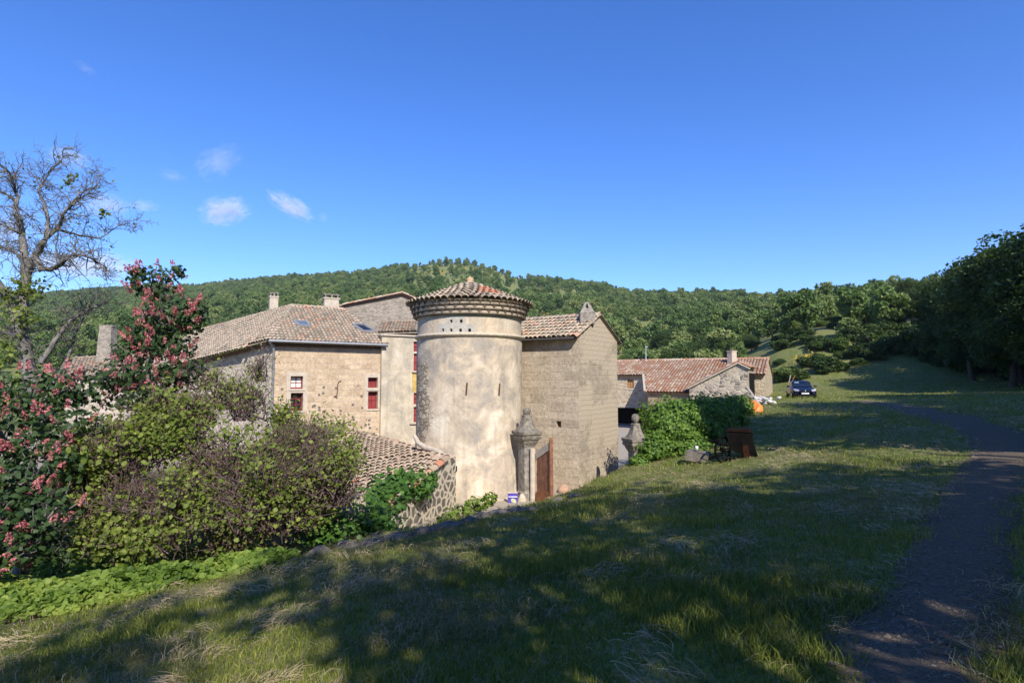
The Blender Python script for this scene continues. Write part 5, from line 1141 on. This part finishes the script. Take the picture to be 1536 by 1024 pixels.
# ---- purple-green judas bushes -----------------------------------------------------
def judas(label, lobes, nleaf, npod, seed, base, ntw, lsz=.046):
    g = np.random.default_rng(seed); rd2 = random.Random(seed); t = empty('judas_bush', base, label, 'bush', 'bushes along the garden wall'); lf, pd = NP(), NP(); tot = sum(r[0]*r[2] for c, r in lobes); tk = MB()
    for c, r in lobes:
        c, r = np.array(c), np.array(r); w = r[0]*r[2]/tot; cl = []
        for k in range(int(ntw*w)):
            d = rnd_dir(1, g)[0]; d[2] = abs(d[2])*1.05-.35; e = c+d*r*(g.uniform(.5,1.1)+.35*(g.random() < .18)); s0 = np.array([c[0]+g.normal()*r[0]*.25, c[1]+g.normal()*r[1]*.25, c[2]-r[2]*.8])
            pts = limb(tk, s0, e, .017, .004, 6, .14, 4, rd2); cl += [np.array(p) for p in pts[2:]]
            for q in range(3): b_ = pts[rd2.randrange(2,6)]; p2 = limb(tk, b_, b_+Vector(rnd_dir(1,g)[0])*g.uniform(.15,.45), .007, .003, 3, .12, 4, rd2); cl += [np.array(p) for p in p2[1:]]
        cl = np.array(cl); n = int(nleaf*w); nz_ = np.sin(cl[:,0]*4.1+cl[:,2]*3.3+seed)+np.sin(cl[:,2]*5.7-cl[:,1]*2.9); pr_ = np.clip(.55+.75*nz_, .05, 2); ii = g.choice(len(cl), n, p=pr_/pr_.sum()); C = cl[ii]+g.normal(size=(n,3))*.10
        V, Fx = leaves_np(C, g.normal(size=(n,3))*.7+[0.15,-.4,.75], lsz*(.35+1.0*g.random(n)**1.6), .92, 6, g); lf.add(V, Fx, np.clip(g.normal(.5,.22,n),0,1))
        n = int(npod*w); ii = g.integers(0,len(cl),n); C = cl[ii]+g.normal(size=(n,3))*.08
        Nn = unit(g.normal(size=(n,3))*[1,1,.3]); tt = unit(g.normal(size=(n,3))*.5+[0,0,-1]); bb = np.cross(Nn, tt); L_ = g.uniform(.03,.06,n)[:,None]
        V = np.stack([C-tt*L_, C+bb*.008, C+tt*L_, C-bb*.008],1).reshape(-1,3); pd.add(V, np.arange(n*4).reshape(n,4), g.uniform(0,1,n))
    lf.build('foliage', L_judas, t); pd.build('seed_pods', L_pod, t); tk.build('stems', B_purple, t)
judas('yellow green round leaved bush between the red blossom and the purple bush', [bp(190,660,10.6,80,62),bp(260,640,11,66,50),bp(170,740,10,64,50),bp(260,730,10.2,70,56),bp(120,700,10.1,40,50),bp(290,610,11.2,34,34),bp(240,600,11.2,40,28),bp(150,800,9.6,60,28),bp(240,800,9.9,66,26)], 19000, 8000, 31, P(200,810,10), 560, .042)
judas('purple brown twiggy bush thick with seed pods in front of the ochre house', [bp(400,700,11,100,66),bp(480,690,11.6,66,60),bp(350,750,10.5,80,46),bp(450,650,11.8,56,40),bp(330,680,10.9,60,50),bp(500,730,11.6,44,34),bp(340,800,10.6,60,22),bp(420,770,11,70,30)], 15500, 12500, 32, P(410,800,11), 660, .038)
judas('loose sapling of thin stems and sparse leaves in front of the pale side wall', [bp(370,585,12.6,46,56),bp(390,540,12.8,26,40),bp(330,580,12.4,44,42),bp(300,560,12.4,40,30)], 1300, 1500, 33, P(365,700,12.5), 100, .030)
judas('leafy green shoots climbing at the foot of the downpipe', [bp(425,620,13.4,26,28),bp(470,640,13.6,60,22)], 1900, 300, 34, P(430,680,13.4), 60, .038)

# ---- ivy on the shed, creepers and the strip of ground ivy ---------------------------------
def leaf_patch(name, label, pts, spread, n, leaf, size, cat, seed, k=5, normal=(0,-.5,.8), kind=None, stems=True):
    g = np.random.default_rng(seed); pts = np.array([tuple(p) for p in pts]); lo = pts.mean(0); t = empty(name, tuple(lo), label, cat); 
    seg = g.integers(0,len(pts)-1,n); f = g.random(n)[:,None]; C = pts[seg]*(1-f)+pts[seg+1]*f+g.normal(size=(n,3))*np.array(spread)
    V, Fx = leaves_np(C, g.normal(size=(n,3))*.55+np.array(normal), size*g.uniform(.55,1.3,n), .85, k, g); b = NP(); b.add(V, Fx, np.clip(g.normal(.5,.22,n),0,1)); b.build('foliage', leaf, t)
    if stems:
        m_ = MB()
        for q in range(10): i = g.integers(0,len(pts)-1); limb(m_, Vector(pts[i])-Vector((0,0,.1)), Vector(pts[i+1]), .015, .005, 5, .06, 5)
        m_.build('stems', B_brown, t)
up_ = Vector((0,0,.1))
leaf_patch('ivy', 'bright green ivy sprawling down the verge of the tiled shed roof', [V1.lerp(V2,.42)+up_-off*.3, V1.lerp(V2,.6)+up_-off*.35, V1.lerp(V2,.8)+up_-off*.3, V2+up_-off*.2, V2+Vector((0,-.1,-.3)), V2+Vector((-.2,-.2,-.8))], (.30,.34,.12), 2300, L_creeper, .085, 'ivy', 51)
leaf_patch('ivy', 'dark green ivy strand hanging over the cobble wall below the shed tiles', [V1.lerp(V2,.28)+off*.12-up_, V1.lerp(V2,.4)+off*.14-up_*2, V1.lerp(V2,.5)+off*.15-up_*3], (.10,.16,.12), 420, L_creeper, .07, 'ivy', 52)
leaf_patch('laurel_shrub', 'glossy dark green shrub at the foot of the garden wall', [P(490,770,12.6),P(495,800,12.2),P(480,810,11.6),P(470,790,12.2)], (.22,.22,.2), 1500, L_creeper, .055, 'shrub', 53)
leaf_patch('wall_creeper', 'dark creeper between glossy shrub and shed corner', [P(545,785,13.2),P(560,800,13),P(570,775,13.6)], (.2,.2,.2), 900, L_creeper, .055, 'creeper', 54)
# ground ivy strip
g = np.random.default_rng(61); n = 220000; x = g.uniform(-14,-2.4,n); y = g.uniform(3.5,13,n); sd = edge_sd(x,y); nz = vnoise(x*1.1,y*1.1)
zz = height(x,y); px = 768+F*x/y; py = 570-F*zz/y
ok = (sd > .05+.5*(nz-.3)) & (sd < 4.2+1.0*nz-np.clip(px-250,0,220)*.009) & (px > -140) & (px < 455); x, y, zz, sd = x[ok][:52000], y[ok][:52000], zz[ok][:52000], sd[ok][:52000]; n = len(x)
zz = zz+g.uniform(.03,.22,n)*(.4+1.5*vnoise(x*1.9+3,y*1.9))*np.clip(sd*2.5,.25,1); C = np.stack([x,y,zz],1); b = NP(); V, Fx = leaves_np(C, g.normal(size=(n,3))*.6+[.1,-.35,.9], .037*g.uniform(.5,1.5,n), .9, 6, g); b.add(V, Fx, np.clip(g.normal(.5,.2,n)+.8*(vnoise(x*2.2,y*2.2)-.5),0,1))
tag(b.build('ground_ivy', L_ivy), 'bright green strip of leafy ground cover below the meadow edge', 'ground cover', None, 'stuff')

# ---- grass and hay -------------------------------------------------------------------
def in_path(x, y, pad=1.0):
    m = np.full(len(x), 1e9)
    for a, b, w in PATH[::2]: m = np.minimum(m, ((x-a)**2+(y-b)**2)/(w*pad)**2)
    return m
def scatter(n, r0, r1, g, half=.86):
    r = np.exp(g.uniform(math.log(r0), math.log(r1), n)); a = g.uniform(-half, half, n); return r*np.sin(a), r*np.cos(a), r
g = np.random.default_rng(71); x, y, r = scatter(370000, 2.0, 84, g); sd = edge_sd(x,y); hayd = fbm(x*1.1+4, y*1.1, 3); mp = in_path(x, y)
keep = (sd < .15) & (mp > g.uniform(.35,1.8,len(x))) & (g.random(len(x)) < np.clip(1.35-(hayd-.30)*3.2, .22, 1)); x, y, r = x[keep], y[keep], r[keep]; n = len(x); z = height(x,y)
h = g.uniform(.025,.075,n)*(1+.014*r)*(1+.9*(vnoise(x*.8,y*.8) > .62)); w = .0022*(1+.17*r); th = g.uniform(0,6.28,n); lean = g.uniform(.1,.9,n)*h; la = g.uniform(0,6.28,n)
B0 = np.stack([x,y,z-.01],1); sx = np.stack([np.cos(th),np.sin(th),0*th],1)*w[:,None]; md = B0+np.stack([np.cos(la)*lean*.35,np.sin(la)*lean*.35,h*.6],1); tp_ = B0+np.stack([np.cos(la)*lean,np.sin(la)*lean,h],1)
V = np.stack([B0-sx,B0+sx,md+sx*.7,md-sx*.7,tp_],1).reshape(-1,3); i5 = np.arange(n)*5; T = np.clip(g.normal(.42,.2,n)+.3*(vnoise(x*.5,y*.5)-.5),0,1)
b = NP(); b.add(V, np.stack([i5,i5+1,i5+2,i5+3],1), T); b.G.append(np.stack([i5+3,i5+2,i5+4],1)); b.T.append(T)
tag(b.build('grass', L_grass), 'short green grass of the sloping meadow', 'grass', None, 'stuff')
x, y, r = scatter(420000, 2.0, 42, g); sd = edge_sd(x,y); hayd = fbm(x*1.1+4, y*1.1, 3); keep = (sd < .3) & (in_path(x,y) > g.uniform(.15,1.6,len(x))) & (g.random(len(x)) < np.where((np.hypot(x-.9,y-3.4) < 1.3), .12, 1)) & (g.random(len(x)) < np.clip((hayd-.40)*3.2+1.1*(vnoise(x*5.3,y*5.3)-.5)*(hayd>.36), .05, .5)); x, y, r, hayd = x[keep], y[keep], r[keep], hayd[keep]; n = len(x); z = height(x,y)
L_ = g.uniform(.05,.20,n)*(1+.01*r); a = 6.3*vnoise(x*1.3+7,y*1.3)+g.normal(0,.6,n); cv = g.normal(0,.8,n); w = .00055*(1+.42*r); pile = np.clip((hayd-.42)*.7,0,.12); z0 = z+g.uniform(.0,1,n)*(pile+.03)
pts = []; cur_ = np.stack([x,y,z0],1); el = g.normal(.15,.3,n)
for k in range(4):
    pts.append(cur_.copy()); aa = a+cv*k*.45; ee = el-k*.3; cur_ = cur_+np.stack([np.cos(aa)*np.cos(ee),np.sin(aa)*np.cos(ee),np.sin(ee)*.8],1)*(L_/3)[:,None]
vv = []
for k in range(4): off2 = np.stack([-np.sin(a)*w,np.cos(a)*w,w*.6],1)*(1 if k < 3 else .4); vv += [pts[k]-off2, pts[k]+off2]
V = np.stack(vv,1).reshape(-1,3); i8 = np.arange(n)*8; b = NP(); T = np.clip(g.normal(.5,.28,n),0,1)
b.add(V, np.concatenate([np.stack([i8+2*k,i8+2*k+1,i8+2*k+3,i8+2*k+2],1) for k in range(3)]), np.tile(T,3))
tag(b.build('hay', L_hay), 'dry cut hay lying in tufts over the meadow', 'hay', None, 'stuff')

# ---- edge stones -------------------------------------------------------------------------
rd = random.Random(5); m_edge = plain('grey_edge_stone', (.15,.135,.115), .95, .1, 0, .5, 6); k = 0
for (px,py,w,h) in ((440,834,34,15),(480,826,40,15),(522,817,40,13),(560,812,34,11),(598,803,40,11),(640,796,44,12),(676,787,40,12),(705,779,30,11),(722,774,34,12),(748,768,32,12),(775,764,30,11),(795,762,26,9),(838,748,22,8),(862,742,20,8)):
    q = G(px, py+3, 4); s_ = q.y/F; mb = MB(); mb.blob((q.x,q.y,q.z-.02), (w*.56*s_, w*.42*s_, h*.75*s_), k+70, 14, 9, .2)
    tag(mb.build('edge_stone', m_edge), 'weathered grey stone in the kerb along the lower meadow edge', 'stone', 'stones along the meadow edge'); k += 1

mb = MB(); mb.hexa([(-1650,-1650,-24),(1650,-1650,-24),(1650,1650,-24),(-1650,1650,-24),(-1650,-1650,190),(1650,-1650,190),(1650,1650,190),(-1650,1650,190)])
Mh = bpy.data.materials.new('haze_air'); Mh.use_nodes = True; Mh.node_tree.nodes.clear(); ho = Mh.node_tree.nodes.new('ShaderNodeOutputMaterial'); hv = Mh.node_tree.nodes.new('ShaderNodeVolumePrincipled')
hv.inputs['Color'].default_value = (.82,.90,1,1); hv.inputs['Density'].default_value = .00015; hv.inputs['Anisotropy'].default_value = .1; Mh.node_tree.links.new(hv.outputs[0], ho.inputs['Volume'])
tag(mb.build('haze', Mh), 'faint pale haze in the air over the valley', 'haze', None, 'stuff')
# ================================================================== SKY, CLOUDS, SUN, CAMERA
W_ = bpy.data.worlds.new('World'); S.world = W_; W_.use_nodes = True; nt = W_.node_tree; bg = nt.nodes['Background']
sky = nt.nodes.new('ShaderNodeTexSky'); sky.sky_type = 'NISHITA'; sky.sun_disc = False; sky.sun_elevation = SUN_EL; sky.sun_rotation = math.pi-SUN_AZ
sky.altitude = 700; sky.air_density = 1.0; sky.dust_density = SKY['dust']; sky.ozone_density = SKY['ozone']
hs = nt.nodes.new('ShaderNodeHueSaturation'); hs.inputs['Saturation'].default_value = SKY['sat']; hs.inputs['Hue'].default_value = SKY['hue']; hs.inputs['Value'].default_value = SKY['val']
nt.links.new(sky.outputs[0], hs.inputs['Color']); tn = nt.nodes.new('ShaderNodeMix'); tn.data_type = 'RGBA'; tn.blend_type = 'MULTIPLY'; tn.inputs[0].default_value = 1; tn.inputs[7].default_value = (*SKY['mul'], 1)
nt.links.new(hs.outputs[0], tn.inputs[6]); nt.links.new(tn.outputs[2], bg.inputs['Color']); bg.inputs['Strength'].default_value = SKY['str']
Mc = bpy.data.materials.new('cloud_vapour'); Mc.use_nodes = True; t_ = Mc.node_tree; t_.nodes.clear(); ou = t_.nodes.new('ShaderNodeOutputMaterial'); pv = t_.nodes.new('ShaderNodeVolumePrincipled')
pv.inputs['Color'].default_value = (1,1,1,1); pv.inputs['Anisotropy'].default_value = -.5
tc = t_.nodes.new('ShaderNodeTexCoord'); nz = t_.nodes.new('ShaderNodeTexNoise'); nz.inputs['Scale'].default_value = 2.6; nz.inputs['Detail'].default_value = 7; nz.inputs['Roughness'].default_value = .68; nz.inputs['Distortion'].default_value = .5
ln = t_.nodes.new('ShaderNodeVectorMath'); ln.operation = 'LENGTH'; oi = t_.nodes.new('ShaderNodeObjectInfo'); ad = t_.nodes.new('ShaderNodeVectorMath'); ad.operation = 'ADD'
t_.links.new(tc.outputs['Object'], ln.inputs[0]); t_.links.new(tc.outputs['Object'], ad.inputs[0]); t_.links.new(oi.outputs['Location'], ad.inputs[1]); t_.links.new(ad.outputs[0], nz.inputs['Vector'])
m1 = t_.nodes.new('ShaderNodeMath'); m1.operation = 'SUBTRACT'; m2 = t_.nodes.new('ShaderNodeMath'); m2.operation = 'MULTIPLY'; m2.inputs[1].default_value = .60
m0 = t_.nodes.new('ShaderNodeMath'); m0.operation = 'MULTIPLY_ADD'; m0.inputs[1].default_value = 2.3; m0.inputs[2].default_value = -.62; t_.links.new(nz.outputs['Fac'], m0.inputs[0]); t_.links.new(m0.outputs[0], m1.inputs[0]); t_.links.new(ln.outputs['Value'], m2.inputs[0]); t_.links.new(m2.outputs[0], m1.inputs[1])
mr = t_.nodes.new('ShaderNodeMapRange'); mr.inputs['From Min'].default_value = 0.04; mr.inputs['From Max'].default_value = .55; mr.inputs['To Max'].default_value = SKY['cloud']; t_.links.new(m1.outputs[0], mr.inputs['Value'])
mo = t_.nodes.new('ShaderNodeMath'); mo.operation = 'MULTIPLY'; sca = t_.nodes.new('ShaderNodeAttribute'); sca.attribute_type = 'OBJECT'; sca.attribute_name = 'thick'
t_.links.new(mr.outputs['Result'], mo.inputs[0]); t_.links.new(sca.outputs['Fac'], mo.inputs[1]); t_.links.new(mo.outputs[0], pv.inputs['Density']); t_.links.new(pv.outputs[0], ou.inputs['Volume'])
cl_me = None
mb = MB(); mb.blob((0,0,0), (1,1,1), 2, 20, 14, 0); cl_me = mb.mesh('cloud')
for (px,py,w,h,rot,th,lab) in ((337,316,44,24,-.25,1.5,'brightest small white cloud above the hill'),(436,309,44,17,.5,1.4,'slanting streak of white cloud right of the brightest one'),(485,326,10,9,0,.7,'tiny white cloud wisp at the far right of the cloud group'),
    (158,308,40,20,0,.8,'soft white cloud behind the bare tree twigs'),(214,309,26,10,0,.8,'small flat white cloud above the red blossom tree'),(102,236,40,19,.2,.65,'thin white cloud high above the bare tree'),(328,243,44,22,-.6,.42,'faint wispy cloud high above the ochre house'),
    (258,264,24,11,.2,.4,'faintest small cloud between two wisps'),(128,398,90,22,0,.8,'low white cloud just above the left hill'),(10,350,46,50,0,.5,'white cloud patch at the left edge behind the bare tree'),(128,102,22,10,.5,.3,'faint high wisp near the top left')):
    d = 2200; c = P(px,py,d); o = bpy.data.objects.new('cloud', cl_me); COL.objects.link(o); s_ = d/F; o.location = c; o.scale = (w*s_, w*s_*.7, h*s_); o.rotation_euler = (0, rot, 0); o['thick'] = th
    tag(o, lab, 'cloud')
cl_me.materials.append(Mc)
sun = bpy.data.lights.new('sun', 'SUN'); sun.energy = SKY['sun']; sun.angle = R(.53); sun.color = (1.0,.93,.82)
so = bpy.data.objects.new('sun', sun); COL.objects.link(so); so.rotation_euler = SUN.to_track_quat('Z','Y').to_euler(); so.location = (20,-30,60)
cam = bpy.data.cameras.new('camera'); co = bpy.data.objects.new('camera', cam); COL.objects.link(co); co.location = (0,0,0); co.rotation_euler = (math.pi/2+PITCH, 0, 0)
cam.sensor_width = 36; cam.lens = F/1536*36; cam.clip_end = 9000; cam.clip_start = .05; S.camera = co
vs_ = S.view_settings; vs_.view_transform = 'Standard'; vs_.look = 'None'; vs_.exposure = SKY['exp']; vs_.gamma = 1; vs_.use_curve_mapping = False
S.cycles.max_bounces = 6; S.cycles.diffuse_bounces = 3; S.cycles.transmission_bounces = 3; S.cycles.transparent_max_bounces = 6; S.cycles.volume_bounces = 0
try: S.cycles.use_denoising = True
except Exception: pass
